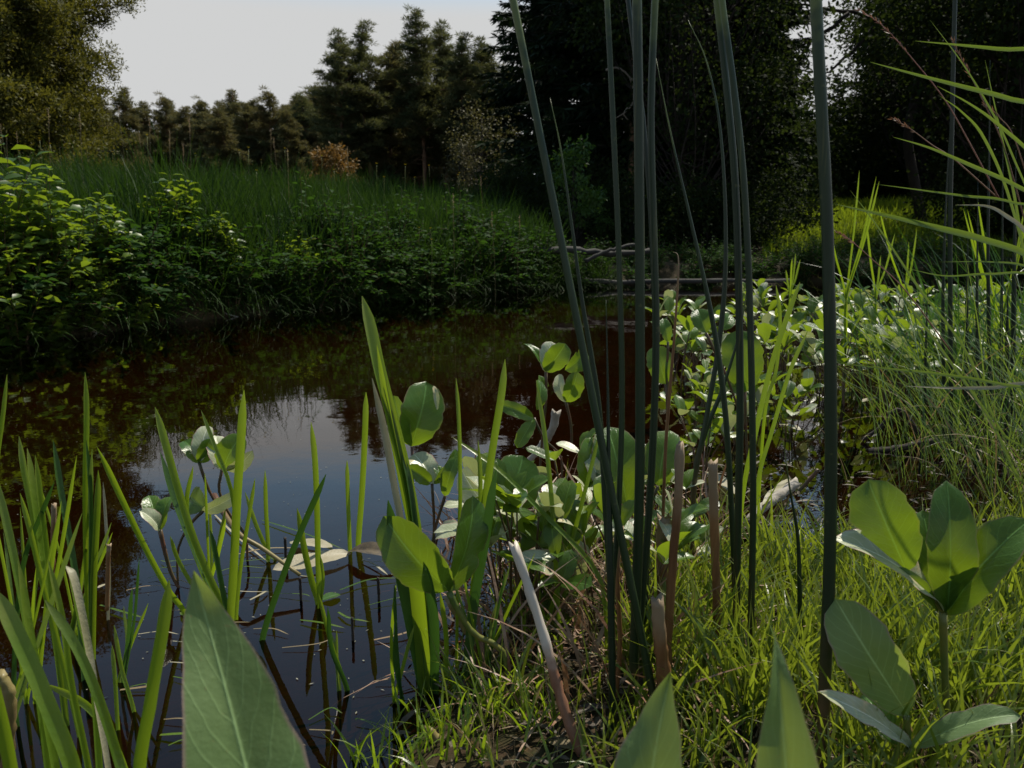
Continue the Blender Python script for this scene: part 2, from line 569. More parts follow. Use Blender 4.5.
M['twiggy'] = leafmat('brownish_leaves', (.09, .085, .035), (.12, .10, .045), (.14, .13, .04), .3, .6, scale=1.5, rand=.1, spec=.2)
M['bark'] = solidmat('bark', (.018, .014, .011), (.045, .035, .028), .9, 9, .8, (1, 1, .25))
M['pine_bark'] = solidmat('pine_bark', (.10, .06, .035), (.22, .12, .07), .9, 6, .8, (1, 1, .3))
M['dead_wood'] = solidmat('dead_wood', (.22, .19, .15), (.36, .32, .27), .8, 30, .5, (1, 1, 1))
M['log'] = solidmat('shaded_log', (.012, .011, .009), (.030, .027, .022), .8, 8, .8, (.3, 1, 1))  # near-black colour stands in for the shade over the logs
M['rush'] = solidmat('rush_green', (.006, .020, .005), (.013, .034, .007), .45, 40, .12, (1, 1, .04), spec=.45, bands=((.93,), (1.05,), (.10, .13, .03)), bdist=.001, basec=(.10, .06, .025), flecks=(.06, .07, .02))
M['rush_dark'] = solidmat('rush_dark_green', (.004, .014, .006), (.009, .024, .009), .4, 40, .12, (1, 1, .04), bdist=.001)
M['cane'] = solidmat('brown_cane', (.12, .05, .015), (.26, .13, .045), .6, 60, .5, (1, 1, .1), bands=((.75,), (1.15,), (.24, .17, .10)), bdist=.001)
M['stick'] = solidmat('pale_stick', (.17, .075, .04), (.28, .14, .08), .5, 60, .4, (1, 1, .2), bands=((.58,), (.72,), (.50, .44, .36)), bdist=.001)
M['petiole'] = solidmat('petiole', (.05, .055, .018), (.12, .05, .03), .4, 30, .2, bdist=.001)
M['petiole_green'] = solidmat('green_petiole', (.07, .11, .02), (.16, .15, .03), .4, 30, .2, bdist=.001)
M['rhizome'] = solidmat('rhizome', (.14, .05, .02), (.05, .025, .012), .45, 35, .5, bands=((.1,), (.9,), (.20, .16, .06)), bdist=.002)
M['petal'] = leafmat('pale_petal', (.6, .6, .55), (.7, .7, .62), (.5, .5, .4), .3, .5, rand=.1)
M['yellow'] = leafmat('yellow_petal', (.55, .42, .02), (.6, .5, .03), (.5, .4, .02), .3, .5, rand=.1)
M['seed'] = leafmat('seed_head', (.22, .10, .07), (.32, .18, .12), (.3, .15, .08), .25, .6, rand=.1)
M['litter'] = leafmat('litter_bits', (.10, .07, .035), (.03, .02, .012), (.06, .04, .02), .1, .6, scale=60, rand=.2)
M['speck'] = leafmat('floating_specks', (.28, .26, .2), (.12, .12, .06), (.1, .1, .05), .1, .5, scale=30, rand=.2)


def ground_material():
    m, nt, out = newmat('mud_and_soil')
    n1 = noise(nt, 3.0, 6)
    n2 = noise(nt, 45.0, 5)
    col = mixc(nt, ramp(nt, n1, [(0.35, 0.0), (0.65, 1.0)]), (.022, .014, .008), (.050, .030, .014))
    col = mixc(nt, ramp(nt, n2, [(0.4, 0.0), (0.7, 1.0)]), col, (.025, .028, .008))
    p = N_(nt, 'ShaderNodeBsdfPrincipled')
    nt.links.new(col, p.inputs['Base Color'])
    p.inputs['Roughness'].default_value = .85
    p.inputs['Specular IOR Level'].default_value = .15
    b = N_(nt, 'ShaderNodeBump'); b.inputs['Strength'].default_value = .9; b.inputs['Distance'].default_value = .01
    nt.links.new(n2, b.inputs['Height']); nt.links.new(b.outputs[0], p.inputs['Normal'])
    nt.links.new(p.outputs[0], out.inputs[0])
    return m


def water_material():
    m, nt, out = newmat('tea_brown_water')
    fr = N_(nt, 'ShaderNodeFresnel'); fr.inputs['IOR'].default_value = 1.33
    gl = N_(nt, 'ShaderNodeBsdfGlossy'); gl.inputs['Roughness'].default_value = .012
    gl.inputs['Color'].default_value = (1, 1, 1, 1)
    tr = N_(nt, 'ShaderNodeBsdfTransparent'); tr.inputs[0].default_value = (.36, .22, .11, 1)
    n1 = noise(nt, 3.0, 2, .5)
    n2 = noise(nt, 22.0, 2, .5)
    ad = N_(nt, 'ShaderNodeMath', operation='MULTIPLY_ADD'); nt.links.new(n2, ad.inputs[0]); ad.inputs[1].default_value = .12; nt.links.new(n1, ad.inputs[2])
    b = N_(nt, 'ShaderNodeBump'); b.inputs['Strength'].default_value = .06; b.inputs['Distance'].default_value = .02
    nt.links.new(ad.outputs[0], b.inputs['Height'])
    nt.links.new(b.outputs[0], gl.inputs['Normal']); nt.links.new(b.outputs[0], fr.inputs['Normal'])
    mx = N_(nt, 'ShaderNodeMixShader')
    nt.links.new(fr.outputs[0], mx.inputs[0]); nt.links.new(tr.outputs[0], mx.inputs[1]); nt.links.new(gl.outputs[0], mx.inputs[2])
    nt.links.new(mx.outputs[0], out.inputs[0])
    return m


M['ground'] = ground_material()
M['water'] = water_material()

# ------------------------------------------------------------------ terrain and water
FX = np.array([-400, -30, -8, -5, -2.85, -2.28, -1.07, .3, 2, 4, 8, 14, 40, 400.])
FY = np.array([2, 2.4, 3.2, 3.8, 4.5, 5.8, 7.6, 9.1, 10.2, 10.6, 9.6, 8.5, 8, 8.])
NX = np.array([-400, -3, -.8, -.4, -.19, -.11, -.045, .02, .2, 1.0, 1.3, 1.8, 2.6, 3.5, 6, 400.])
NY = np.array([-1, -.6, .15, .45, .80, .95, 1.12, 1.38, 1.45, 1.38, 1.7, 2.6, 3.4, 4.6, 5.0, 5.0])


def wob(x, y, s, k=0.0):
    return (np.sin(x * s + 1.3 + k) * np.cos(y * s * 1.17 + .7 + k) + .5 * np.sin(x * s * 2.3 + y * s * 1.9 + k)) / 1.5


def height(x, y):
    x, y = np.asarray(x, float), np.asarray(y, float)
    sf = (y - np.interp(x, FX, FY) - .12 * wob(x, y, 3.1)) * .8
    left = np.clip((1.6 - x) / 2.5, 0, 1)
    zl = np.interp(sf, [0, .25, .8, 5, 12, 60, 400], [-.02, .26, .48, .92, 1.0, 1.3, 5.0])
    zr = np.interp(sf, [0, .3, 2.5, 4.5, 10, 60, 400], [-.02, .20, .32, .62, 1.35, 1.6, 5.0])
    zf = zl * left + zr * (1 - left) + .04 * wob(x, y, 1.3)
    sn = (np.interp(x, NX, NY) - y + .05 * wob(x, y, 7.)) * .8
    zn = np.interp(sn, [0, .1, .5, 30], [-.012, .008, .022, .4]) + .006 * wob(x, y, 19.)
    d = np.minimum(-sf, -sn)
    shallow = np.exp(-((np.maximum(-sn, 0)) / .9) ** 2) * (x > -.05)
    bed = -np.interp(d, [0, .3, 1.2], [.01, .16, .42])
    bed = bed * (1 - .72 * shallow) + .02 * wob(x, y, 6.)
    bed = np.minimum(bed, -.006)
    return np.where(sf > 0, zf, np.where(sn > 0, zn, bed))


def ground_sheet():
    xs = np.unique(np.concatenate([-np.geomspace(8, 400, 26), np.linspace(-8, -1.2, 60), np.linspace(-1.2, 2.2, 150), np.linspace(2.2, 14, 70), np.geomspace(14, 400, 22)]))
    ys = np.unique(np.concatenate([-np.geomspace(2, 200, 12), np.linspace(-2, .3, 14), np.linspace(.3, 2.6, 120), np.linspace(2.6, 14, 140), np.geomspace(14, 500, 45)]))
    X, Y = np.meshgrid(xs, ys, indexing='ij')
    v = np.stack([X, Y, height(X, Y)], -1).reshape(-1, 3)
    i, j = np.meshgrid(np.arange(len(xs) - 1), np.arange(len(ys) - 1), indexing='ij')
    k = i * len(ys) + j
    q = np.stack([k, k + len(ys), k + len(ys) + 1, k + 1], -1).reshape(-1, 4)
    mb = MB(); mb.add(v, q)
    return tag(mb.build('ground', M['ground']), 'muddy banks, meadow ground and brown pond bed', None, None, 'structure')


ground_sheet()
mb = MB()
mb.add([(-60, -3, 0), (60, -3, 0), (60, 14, 0), (-60, 14, 0)], [(0, 1, 2, 3)])
tag(mb.build('water', M['water']), 'still tea-brown water of the stream pool', None, None, 'structure')


def hz(x, y):
    return float(height(x, y))


# ------------------------------------------------------------------ trees
def rdir(n, up=0.0):
    d = rng.normal(size=(n, 3))
    d[:, 2] += up
    return norm(d)


def spruce_proto(name, h, r, label, low=.02, mats=None, dens=1.0):
    root = thing(name, label, 'tree')
    t = MB(); c = MB()
    zz = np.linspace(0, h, 14)
    path = np.stack([.06 * np.sin(zz * .7), .06 * np.cos(zz * .9), zz], -1)
    tube(t, path, np.linspace(.17, .02, 14) * h / 12, 8)
    z = low * h + .3
    while z < h * .99:
        f = z / h
        Lm = r * (1 - f) ** .75 + .12
        for k in range(rng.integers(5, 8)):
            a = rng.uniform(0, 2 * math.pi)
            L = Lm * rng.uniform(.6, 1.15)
            u = np.linspace(0, 1, 6)
            o = np.array([math.cos(a), math.sin(a), 0])
            dr = rng.uniform(.15, .45) * (1 - f)
            limb = np.array([.06 * math.sin(z * .7), .06 * math.cos(z * .9), z]) + o * (u * L)[:, None] + np.array([0, 0, 1]) * (L * (.15 * u - dr * 2 * u ** 2 + dr * .8 * u ** 3 + .35 * f * u))[:, None]
            tube(t, limb, np.linspace(.022, .005, 6) * (h / 12), 3, cap=False)
            n = int((26 + L * 62) * dens)
            uu = rng.uniform(.12, 1, n)
            b = np.stack([np.interp(uu, u, limb[:, q]) for q in range(3)], -1)
            lat = np.array([-o[1], o[0], 0])
            sgn = rng.choice([-1, 1], n)[:, None]
            D = o * rng.uniform(.2, 1., (n, 1)) + lat * sgn * rng.uniform(.2, 1., (n, 1)) + np.array([0, 0, 1]) * rng.uniform(-.9, .15, (n, 1))
            many_twigs(c, b, D, rdir(n, 1), rng.uniform(.16, .42, n) * (.5 + .5 * min(1, L)), rng.uniform(.035, .08, n))
        z += rng.uniform(.16, .34) * h / 12
    t.build('trunk', M['bark'], root)
    c.build('crown', mats or M['spruce'], root)
    return root


def pine_proto(name, h, r, label, mat, start=.35, clump=.32, nl=46, tuft=42, bark='pine_bark', tw=(.05, .09), tl=(.16, .32), top=.9, droop=.0, dead=True, forks=1, lean=.0, vs=.45):
    root = thing(name, label, 'tree')
    t = MB(); c = MB()
    for fk in range(forks):
        zz = np.linspace(0, h, 12)
        ph = rng.uniform(0, 6)
        sp_ = 0 if forks == 1 else r * .4
        fa = fk * 2 * math.pi / forks + .7
        ox = sp_ * math.cos(fa) * (zz / h) ** 1.2 + .02 * h * np.sin(zz * 2.4 / h * 2 + ph) + lean * zz
        oy = sp_ * math.sin(fa) * (zz / h) ** 1.2 + .02 * h * np.cos(zz * 2 / h * 2 + ph)
        path = np.stack([ox, oy, zz], -1)
        tube(t, path, np.linspace(.013 * h, .003 * h, 12), 8)
        for k in range(nl):
            f = start + (1 - start) * (k + rng.uniform(0, 1)) / nl
            z = f * h
            a = k * 2.4 + rng.uniform(-.5, .5)
            prof = math.sin(math.pi * min(1, .22 + .78 * (1 - f) / (1 - start) * .62 + .0)) * (1 - f * .15) * (1 if f < .6 else 1.25 - (f - .6) * 2.1)
            L = r * max(.12, min(1, prof, (1 - f) * 3.2)) * rng.uniform(.55, 1.15)
            o = np.array([math.cos(a), math.sin(a), 0])
            u = np.linspace(0, 1, 6)
            st = np.array([np.interp(z, zz, ox), np.interp(z, zz, oy), z])
            rise = rng.uniform(-.15, .8) * (.4 + f) - droop
            limb = st + o * (u * L)[:, None] + np.array([0, 0, 1]) * (L * (rise * u ** 1.3))[:, None]
            limb[1:, :2] += rng.normal(0, .05 * L, (5, 2))
            tube(t, limb, np.linspace(.006, .0015, 6) * h * .6, 4, cap=False)
            m = max(3, int(L / clump * 2.2))
            for q in range(m):
                uu = rng.uniform(.3, 1.0)
                b = np.array([np.interp(uu, u, limb[:, e]) for e in range(3)]) + rng.normal(0, 1, 3) * np.array([1, 1, .8]) * clump * .9
                bb = b + rng.normal(0, 1, (tuft, 3)) * np.array([1, 1, vs]) * clump * .42
                D = norm(bb - b + np.array([0, 0, .25 * clump])) + rdir(tuft) * .6
                many_twigs(c, bb, D, rdir(tuft), rng.uniform(*tl, tuft), rng.uniform(*tw, tuft))
        if dead:
            for k in range(16):
                z = rng.uniform(.08, start) * h
                a = rng.uniform(0, 6.28)
                L = rng.uniform(.3, .9) * r
                st = np.array([np.interp(z, zz, ox), np.interp(z, zz, oy), z])
                u = np.linspace(0, 1, 5)
                limb = st + np.array([math.cos(a), math.sin(a), 0]) * (u * L)[:, None] + np.array([0, 0, 1]) * (L * rng.uniform(-.3, .25) * u)[:, None] + rng.normal(0, .03, (5, 3)) * u[:, None]
                tube(t, limb, np.linspace(.004, .001, 5) * h * .5, 3, cap=False)
    t.build('trunk', M[bark], root)
    c.build('crown', mat, root)
    return root


def leafy_proto(name, h, r, label, mat, ncl=70, nleaf=90, leaf=.09, trunk=.5, cat='tree', bark='bark', zc=.6, flat=.8, stem_r=.012):
    root = thing(name, label, cat)
    t = MB(); c = MB()
    zz = np.linspace(0, h * .85, 9)
    path = np.stack([.03 * h * np.sin(zz), .03 * h * np.cos(zz * 1.3) - .03 * h, zz], -1)
    tube(t, path, np.linspace(stem_r * h, .004 * h, 9), 7)
    for k in range(ncl):
        d = rdir(1)[0]
        rr = rng.uniform(.35, 1) ** .6
        ce = np.array([0, 0, h * zc]) + d * rr * np.array([r, r, h * (1 - zc)]) * rng.uniform(.8, 1.08)
        ce[2] = max(ce[2], h * trunk * rng.uniform(.2, 1))
        st = path[min(8, max(1, int(rng.uniform(.3, .95) * min(8, ce[2] / h * 9))))]
        mid = (st + ce) / 2 + np.array([0, 0, -.06 * h]) + rng.normal(0, .04 * r, 3)
        limb = smooth_path([st, mid, ce], 6)
        tube(t, limb, np.linspace(.0028, .0008, 6) * h, 4, cap=False)
        cr = r * rng.uniform(.16, .30)
        bb = ce + rng.normal(0, .6, (nleaf, 3)) * np.array([1, 1, flat]) * cr
        D = norm(bb - ce) + rdir(nleaf) * .7 + np.array([0, 0, -.25])
        many_leaves(c, bb, D, rdir(nleaf, 1.2), rng.uniform(.7, 1.3, nleaf) * leaf, rng.uniform(.45, .65, nleaf) * leaf)
    t.build('trunk', M[bark], root)
    c.build('crown', mat, root)
    return root


# prototypes are placed by their first use; later uses are copies
PROTO = {}


def place(key, px, d, scale=1.0, rz=None, label=None, group=None, dz=-.1, tilt=(0, 0)):
    x = (px - 512) / F * d
    src, used = PROTO[key]
    rz = rng.uniform(0, 6.28) if rz is None else rz
    loc = (x, d, hz(x, d) + dz)
    if not used:
        PROTO[key][1] = True
        src.location = loc
        src.rotation_euler = (tilt[0], tilt[1], rz)
        src.scale = (scale,) * 3 if not isinstance(scale, tuple) else scale
        if label: src['label'] = label
        if group: src['group'] = group
        return src
    return dup(src, loc, rz, scale, label, tilt, group)


PROTO['spruce1'] = [spruce_proto('spruce_tree', 13, 2.6, ''), False]
PROTO['spruce2'] = [spruce_proto('spruce_tree', 12, 2.2, '', dens=.8), False]
PROTO['pine1'] = [pine_proto('pine_tree', 11, 2.0, '', M['pine'], .26, nl=56, clump=.22, tuft=54, tw=(.025, .045), tl=(.16, .34), vs=.3), False]
PROTO['pine2'] = [pine_proto('pine_tree', 11, 1.7, '', M['pine'], .36, nl=48, clump=.20, tuft=54, tw=(.025, .045), tl=(.16, .34), vs=.3), False]
PROTO['fpine1'] = [pine_proto('pine_tree', 9, 1.7, '', M['far_pine'], .16, nl=54, clump=.19, tuft=50, tw=(.03, .05), tl=(.16, .32), vs=.3), False]
PROTO['fpine2'] = [pine_proto('pine_tree', 9, 1.4, '', M['far_pine'], .14, nl=50, clump=.18, tuft=50, tw=(.03, .05), tl=(.16, .32), vs=.3), False]
PROTO['olive'] = [pine_proto('pine_tree', 6.4, 1.75, '', M['juniper'], .08, clump=.14, nl=70, tuft=52, bark='bark', tw=(.02, .04), tl=(.04, .10), forks=2, vs=1.0), False]
PROTO['alder'] = [leafy_proto('alder_tree', 9.5, 2.9, '', M['alder'], 130, 175, .115, .22), False]
PROTO['rowan'] = [leafy_proto('rowan_tree', 2.2, .55, '', M['rowan'], 26, 55, .085, .35), False]
PROTO['rust'] = [leafy_proto('rusty_shrub', 2.6, .9, '', M['rust'], 30, 90, .11, .1, 'shrub'), False]
PROTO['twiggy'] = [leafy_proto('bare_shrub', 2.8, .75, '', M['twiggy'], 40, 50, .06, .1, 'shrub'), False]
PROTO['bush'] = [leafy_proto('undergrowth_bush', 1.7, 1.1, '', M['alder'], 40, 90, .08, .05, 'bush', zc=.5), False]

place('olive', 18, 14, 1.0, .3, 'large olive-green pine with knotted sprays above the left shrubs, reaching out of the picture')
place('olive', 66, 15.5, .80, 2.0, 'smaller olive-green pine at the right edge of the large one, thin trunk showing', dz=-.1)
place('olive', -70, 17, 1.1, 4.0, 'olive-green pine at the picture edge, behind the large one')
# far line of pines under the open sky
G_FAR = 'far line of pines under the open sky'
L_FAR = 'low hazy brown-green pine in the far row under the open sky'
for px, d, s, k in [(118, 40, .78, 1), (140, 44, .70, 2), (160, 46, .88, 1), (178, 47, .95, 2), (196, 46, .84, 1), (214, 47, .92, 2), (230, 45, .83, 2), (246, 47, .97, 1), (262, 45, .78, 1), (277, 43, .90, 2), (292, 44, .82, 1), (310, 41, .83, 2), (330, 42, .9, 1)]:
    place('fpine%d' % k, px, d, s * .84, None, L_FAR, G_FAR)
for px, d, s in [(150, 56, 1.1), (185, 58, 1.2), (205, 57, 1.1), (236, 58, 1.2), (268, 57, 1.1), (300, 56, 1.15), (127, 57, 1.0), (340, 58, 1.3), (100, 57, 1.2), (60, 56, 1.2), (20, 57, 1.2), (-30, 57, 1.2)]:
    place('fpine1', px, d, s * .78, None, 'pine standing behind the front row of the far tree line', 'second row of the far tree line')
for k in range(26):
    px = 108 + k * 9.4 + rng.uniform(-5, 5)
    sc = rng.uniform(.50, .78)
    place('fpine%d' % (1 + k % 2), px, rng.uniform(40, 52), (sc * rng.uniform(.9, 1.35), sc * rng.uniform(.9, 1.35), sc), None, 'pine filling the uneven far tree line', 'pines filling the far tree line', tilt=(rng.uniform(-.06, .06), rng.uniform(-.06, .06)))
for k in range(16):
    px = 300 + k * 13 + rng.uniform(-6, 6)
    sc = rng.uniform(.45, .75)
    place(['pine1', 'pine2', 'fpine1'][k % 3], px, rng.uniform(37, 44), (sc * rng.uniform(1., 1.4), sc * rng.uniform(1., 1.4), sc), None, 'pine filling the lower part of the wood behind the meadow', 'pines filling the wood behind the meadow', tilt=(rng.uniform(-.05, .05), rng.uniform(-.05, .05)))
# taller pines right of the sky gap: all visible tops told apart
tall = [(296, 37, .56, 'fpine2', 'shorter pine with a leaning top beside the sky gap, left of the tall pines'),
        (346, 34, .68, 'pine1', 'tall pine with long limbs reaching left over the sky gap'),
        (374, 35, .74, 'pine2', 'tall narrow pine second from the sky gap'),
        (398, 36, .84, 'fpine1', 'shorter pine tucked between two tall pines above the meadow'),
        (424, 34, .76, 'pine2', 'tallest pine of the middle group, bare trunk showing low down'),
        (447, 36, .76, 'pine1', 'full rounded pine beside the tallest pine'),
        (468, 33, .66, 'pine2', 'thin pine just before the dark spruces'),
        (486, 36, .70, 'pine1', 'pine half hidden by the first dark spruce')]
for px, d, s, k, lb in tall:
    place(k, px, d, s, None, lb, 'tall pines behind the meadow')
for px, d, s in [(325, 46, 1.05), (360, 47, 1.1), (386, 48, 1.1), (412, 47, 1.15), (436, 48, 1.2), (460, 46, 1.2), (480, 47, 1.2), (505, 44, 1.2)]:
    place('fpine2', px, d, s * .74, None, 'pine in deep shade behind the tall pines', 'shaded pines behind the tall pines')
# dark spruces and other trees of the shaded wood
dark = [(592, 19, .98, 'spruce1', 'first dark spruce beside the pines, its edge against the sky'),
        (628, 17, 1.0, 'spruce2', 'dark spruce behind the long leaning rush'),
        (560, 27, 1.05, 'spruce1', 'dark spruce standing back between two nearer spruces'),
        (676, 18, .80, 'spruce2', 'dark spruce with a pale dead branch at its side'),
        (700, 16.5, .62, 'spruce1', 'low dense spruce under the sky gap'),
        (752, 17.5, .70, 'spruce2', 'low spruce left of the sunlit glade'),
        (722, 27, .95, 'spruce1', 'far spruce seen through the gap above the low spruces')]
for px, d, s, k, lb in dark:
    place(k, px, d, s, None, lb, 'dark spruces of the shaded wood')
place('pine1', 690, 24, .95, None, 'pine trunk with thin crown rising between the dark spruces', 'pines among the spruces')
place('pine2', 640, 27, 1.05, None, 'pine with a reddish trunk behind the thick pair of rushes', 'pines among the spruces')
place('alder', 690, 15, .78, None, 'alder added among the spruces to shade the far end of the pool', 'alders around the glade')  # added to throw shade on the fallen logs
place('alder', 912, 25, .95, None, 'alder behind the sunlit glade with mottled leaves', 'alders around the glade')
place('alder', 1000, 14.4, 1.0, None, 'big dark alder at the right of the glade', 'alders around the glade')
place('alder', 1072, 19, 1.1, None, 'dark alder at the right picture edge', 'alders around the glade')
place('alder', 1010, 26, 1.2, None, 'alder deep in shade behind the big dark alder', 'alders around the glade')
place('alder', 915, 31, 1.2, None, 'farthest alder closing the glade', 'alders around the glade')
place('alder', 1150, 19, 1.2, None, 'alder out beyond the right picture edge', 'alders around the glade')
for px, d, s, k in [(540, 34, 1.25, 'spruce1'), (590, 38, 1.3, 'spruce2'), (640, 36, 1.2, 'spruce1'), (690, 38, 1.1, 'spruce2'), (735, 37, 1.05, 'spruce1'), (872, 38, 1.1, 'spruce2'), (890, 40, 1.4, 'spruce1'), (950, 38, 1.3, 'spruce2'), (1010, 36, 1.3, 'spruce1'), (1070, 34, 1.3, 'spruce2'), (1130, 36, 1.3, 'spruce1'), (822, 48, .7, 'spruce2'), (778, 50, .7, 'spruce1'), (870, 52, 1.5, 'spruce2'), (930, 54, 1.5, 'spruce1'), (1000, 52, 1.5, 'spruce2')]:
    place(k, px, d, s, None, 'spruce at the back of the shaded wood', 'spruces at the back of the wood')
place('rowan', 574, 12.4, .78, None, 'small light green rowan sapling in front of the dark spruces')
place('rowan', 596, 13.2, .5, None, 'knee-high rowan sapling right of the taller sapling')
place('rust', 342, 27, 1.0, None, 'rust-coloured shrub at the meadow edge below the tall pines')
place('rust', 322, 29, .7, None, 'smaller rust-brown shrub left of the brighter one')
place('twiggy', 478, 21, 1.1, None, 'twiggy brownish shrub before the dark spruces')
place('twiggy', 462, 22, .8, None, 'low twiggy shrub left of the taller twiggy one')
for px, d, s in [(800, 25, 1.6), (820, 27, 2.2), (790, 30, 2.4), (835, 32, 2.6), (770, 24, 1.8), (860, 29, 2.2), (505, 14.5, .7), (540, 14, .8), (590, 15, .9), (630, 13.5, .8), (668, 13.8, .8), (705, 13.2, .7), (738, 13.6, .75), (765, 14.5, .9), (975, 14.5, 1.0), (1020, 13.6, 1.0), (1080, 12.5, 1.0), (700, 20, 1.2), (640, 20, 1.2), (780, 25, 1.3), (850, 27, 1.3), (905, 27, 1.4), (960, 24, 1.4)]:
    place('bush', px, d, s, None, 'dark bush in the shade under the wood', 'bushes under the shaded wood')
# dead pale branch hanging at the spruce and bare limbs across the sky gap
mb = MB()
for pts in ([(606, 70), (618, 68), (630, 78), (634, 98), (628, 110), (616, 118)], [(630, 78), (640, 84), (646, 82)], [(628, 108), (624, 114), (628, 120)]):
    pp = smooth_path([P(a, b, 15.2 + .05 * i) for i, (a, b) in enumerate(pts)], 14)
    tube(mb, pp, np.linspace(.022, .008, 14), 5)
tag(mb.build('dead_branch', M['dead_wood']), 'pale crooked dead branch hanging in front of the dark spruces', 'branch')
mb = MB()
for pts in ([(900, 30), (850, 12), (800, 6), (765, -6)], [(850, 12), (812, 40), (790, 52), (770, 60)], [(800, 6), (775, 28), (758, 30)], [(880, 22), (842, 60), (820, 78)], [(812, 40), (800, 62), (794, 78)], [(900, 30), (925, 60), (935, 120)]):
    pp = smooth_path([P(a, b, 17.5 + .1 * i) for i, (a, b) in enumerate(pts)], 14) + rng.normal(0, .02, (14, 3))
    tube(mb, pp, np.linspace(.05, .012, 14), 5)
tag(mb.build('bare_branch', M['bark']), 'forked bare dark branch reaching across the small sky gap', 'branch')
for pts, r0, lb in (([(926, 40), (916, 90), (908, 140), (918, 200), (925, 240)], .10, 'bent dark tree trunk right of the sunlit glade'), ([(632, 235), (634, 120), (636, -40)], .09, 'straight reddish trunk among the spruces')):
    d = 16.5
    pp = smooth_path([P(a, b, d) for a, b in pts], 16)
    if pp[-1][2] > pp[0][2]: pp = pp[::-1]
    pp[-1][2] = hz(pp[-1][0], d) - .1
    mb = MB(); tube(mb, pp[::-1], np.linspace(r0 * 1.2, r0 * .6, 16), 9)
    tag(mb.build('tree_trunk', M['pine_bark'] if 'reddish' in lb else M['bark']), lb, 'tree trunk')

# ------------------------------------------------------------------ grass of the far side (nobody could count it)
def meadow(name, mat, n, xr, yr, hr, wr, label, keep=None, seg=3, lean=.25, bend=.7):
    x = rng.uniform(*xr, n); y = rng.uniform(*yr, n)
    ok = (y > np.interp(x, FX, FY) + .05)
    if keep is not None: ok &= keep(x, y)
    x, y = x[ok], y[ok]; n = len(x)
    root = np.stack([x, y, height(x, y) - .02], -1)
    patch = .78 + .28 * wob(x, y, 1.1) + .2 * wob(x, y, 3.7, 2) + (rng.random(n) < .02) * .35
    mb = MB()
    many_blades(mb, root, rng.uniform(*hr, n) * patch, rng.uniform(*wr, n), rng.uniform(0, 6.28, n), rng.uniform(0, lean, n), rng.uniform(.1, bend, n), seg)
    return tag(mb.build(name, mat), label, 'grass', None, 'stuff')


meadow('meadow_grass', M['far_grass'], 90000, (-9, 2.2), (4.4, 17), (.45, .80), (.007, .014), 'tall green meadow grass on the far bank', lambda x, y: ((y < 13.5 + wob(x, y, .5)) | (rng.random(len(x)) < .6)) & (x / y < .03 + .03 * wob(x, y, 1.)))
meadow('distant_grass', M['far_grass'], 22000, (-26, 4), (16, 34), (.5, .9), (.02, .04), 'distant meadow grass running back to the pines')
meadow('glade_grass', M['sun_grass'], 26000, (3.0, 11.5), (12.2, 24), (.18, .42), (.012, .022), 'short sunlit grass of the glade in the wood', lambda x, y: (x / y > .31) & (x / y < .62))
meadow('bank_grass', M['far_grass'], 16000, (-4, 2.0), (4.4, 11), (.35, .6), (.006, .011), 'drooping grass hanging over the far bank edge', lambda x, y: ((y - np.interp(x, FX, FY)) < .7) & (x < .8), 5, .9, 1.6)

n = 9000
x = rng.uniform(-3.6, 1.2, n); y = np.interp(x, FX, FY) + rng.uniform(-.03, .35, n)
mb = MB()
many_blades(mb, np.stack([x, y, np.maximum(height(x, y), 0)], -1), rng.uniform(.15, .5, n), rng.uniform(.005, .010, n), rng.normal(-1.57, .9, n), rng.uniform(.3, 1.5, n), rng.uniform(.3, 1.6, n), 5)
tag(mb.build('overhanging_grass', M['far_grass']), 'dark grass hanging over the far waterline', 'grass', None, 'stuff')

# ------------------------------------------------------------------ leafy plants along the far bank, each one a plant
def bank_plant(name, h, ns, leaf, mat, spread=.35, petm='petiole', pairs=False):
    root = thing(name, '', 'plant')
    t = MB(); c = MB()
    for k in range(ns):
        a = rng.uniform(0, 6.28); L = h * rng.uniform(.6, 1.05)
        o = np.array([math.cos(a), math.sin(a), 0])
        u = np.linspace(0, 1, 7)
        bx = rng.uniform(.1, 1) * spread
        st = np.stack([np.zeros(7), np.zeros(7), u * L], -1) + o * (bx * (u ** 1.5))[:, None] * 1.0 + o * .04
        st[:, 2] -= bx * .55 * u ** 3
        tube(t, st, np.linspace(.004, .0015, 7), 4, cap=False)
        m = int(13 + rng.integers(0, 5))
        uu = np.linspace(.18, 1, m) + rng.normal(0, .01, m)
        b = np.stack([np.interp(uu, u, st[:, q]) for q in range(3)], -1)
        az = np.arange(m) * 2.4 + rng.uniform(0, 6)
        for side in ((0, math.pi) if pairs else (0,)):
            D = np.stack([np.cos(az + side), np.sin(az + side), rng.uniform(-.15, .5, m)], -1)
            ll = leaf * rng.uniform(.7, 1.25, m) * (1.1 - .45 * uu)
            many_leaves(c, b + norm(D) * leaf * .12, D, rdir(m, 3), ll, ll * rng.uniform(.42, .55, m), .3, droop=.08)
    t.build('stem', M[petm], root)
    c.build('foliage', mat, root)
    return root


SHR = [bank_plant('meadowsweet', .95, 13, .15, M['shrub'], .45), bank_plant('meadowsweet', .80, 11, .13, M['shrub'], .36, pairs=True), bank_plant('meadowsweet', .70, 12, .09, M['shaded_shrub'], .40), bank_plant('meadowsweet', .55, 12, .085, M['shaded_shrub'], .42, pairs=True)]
used = [False] * 4


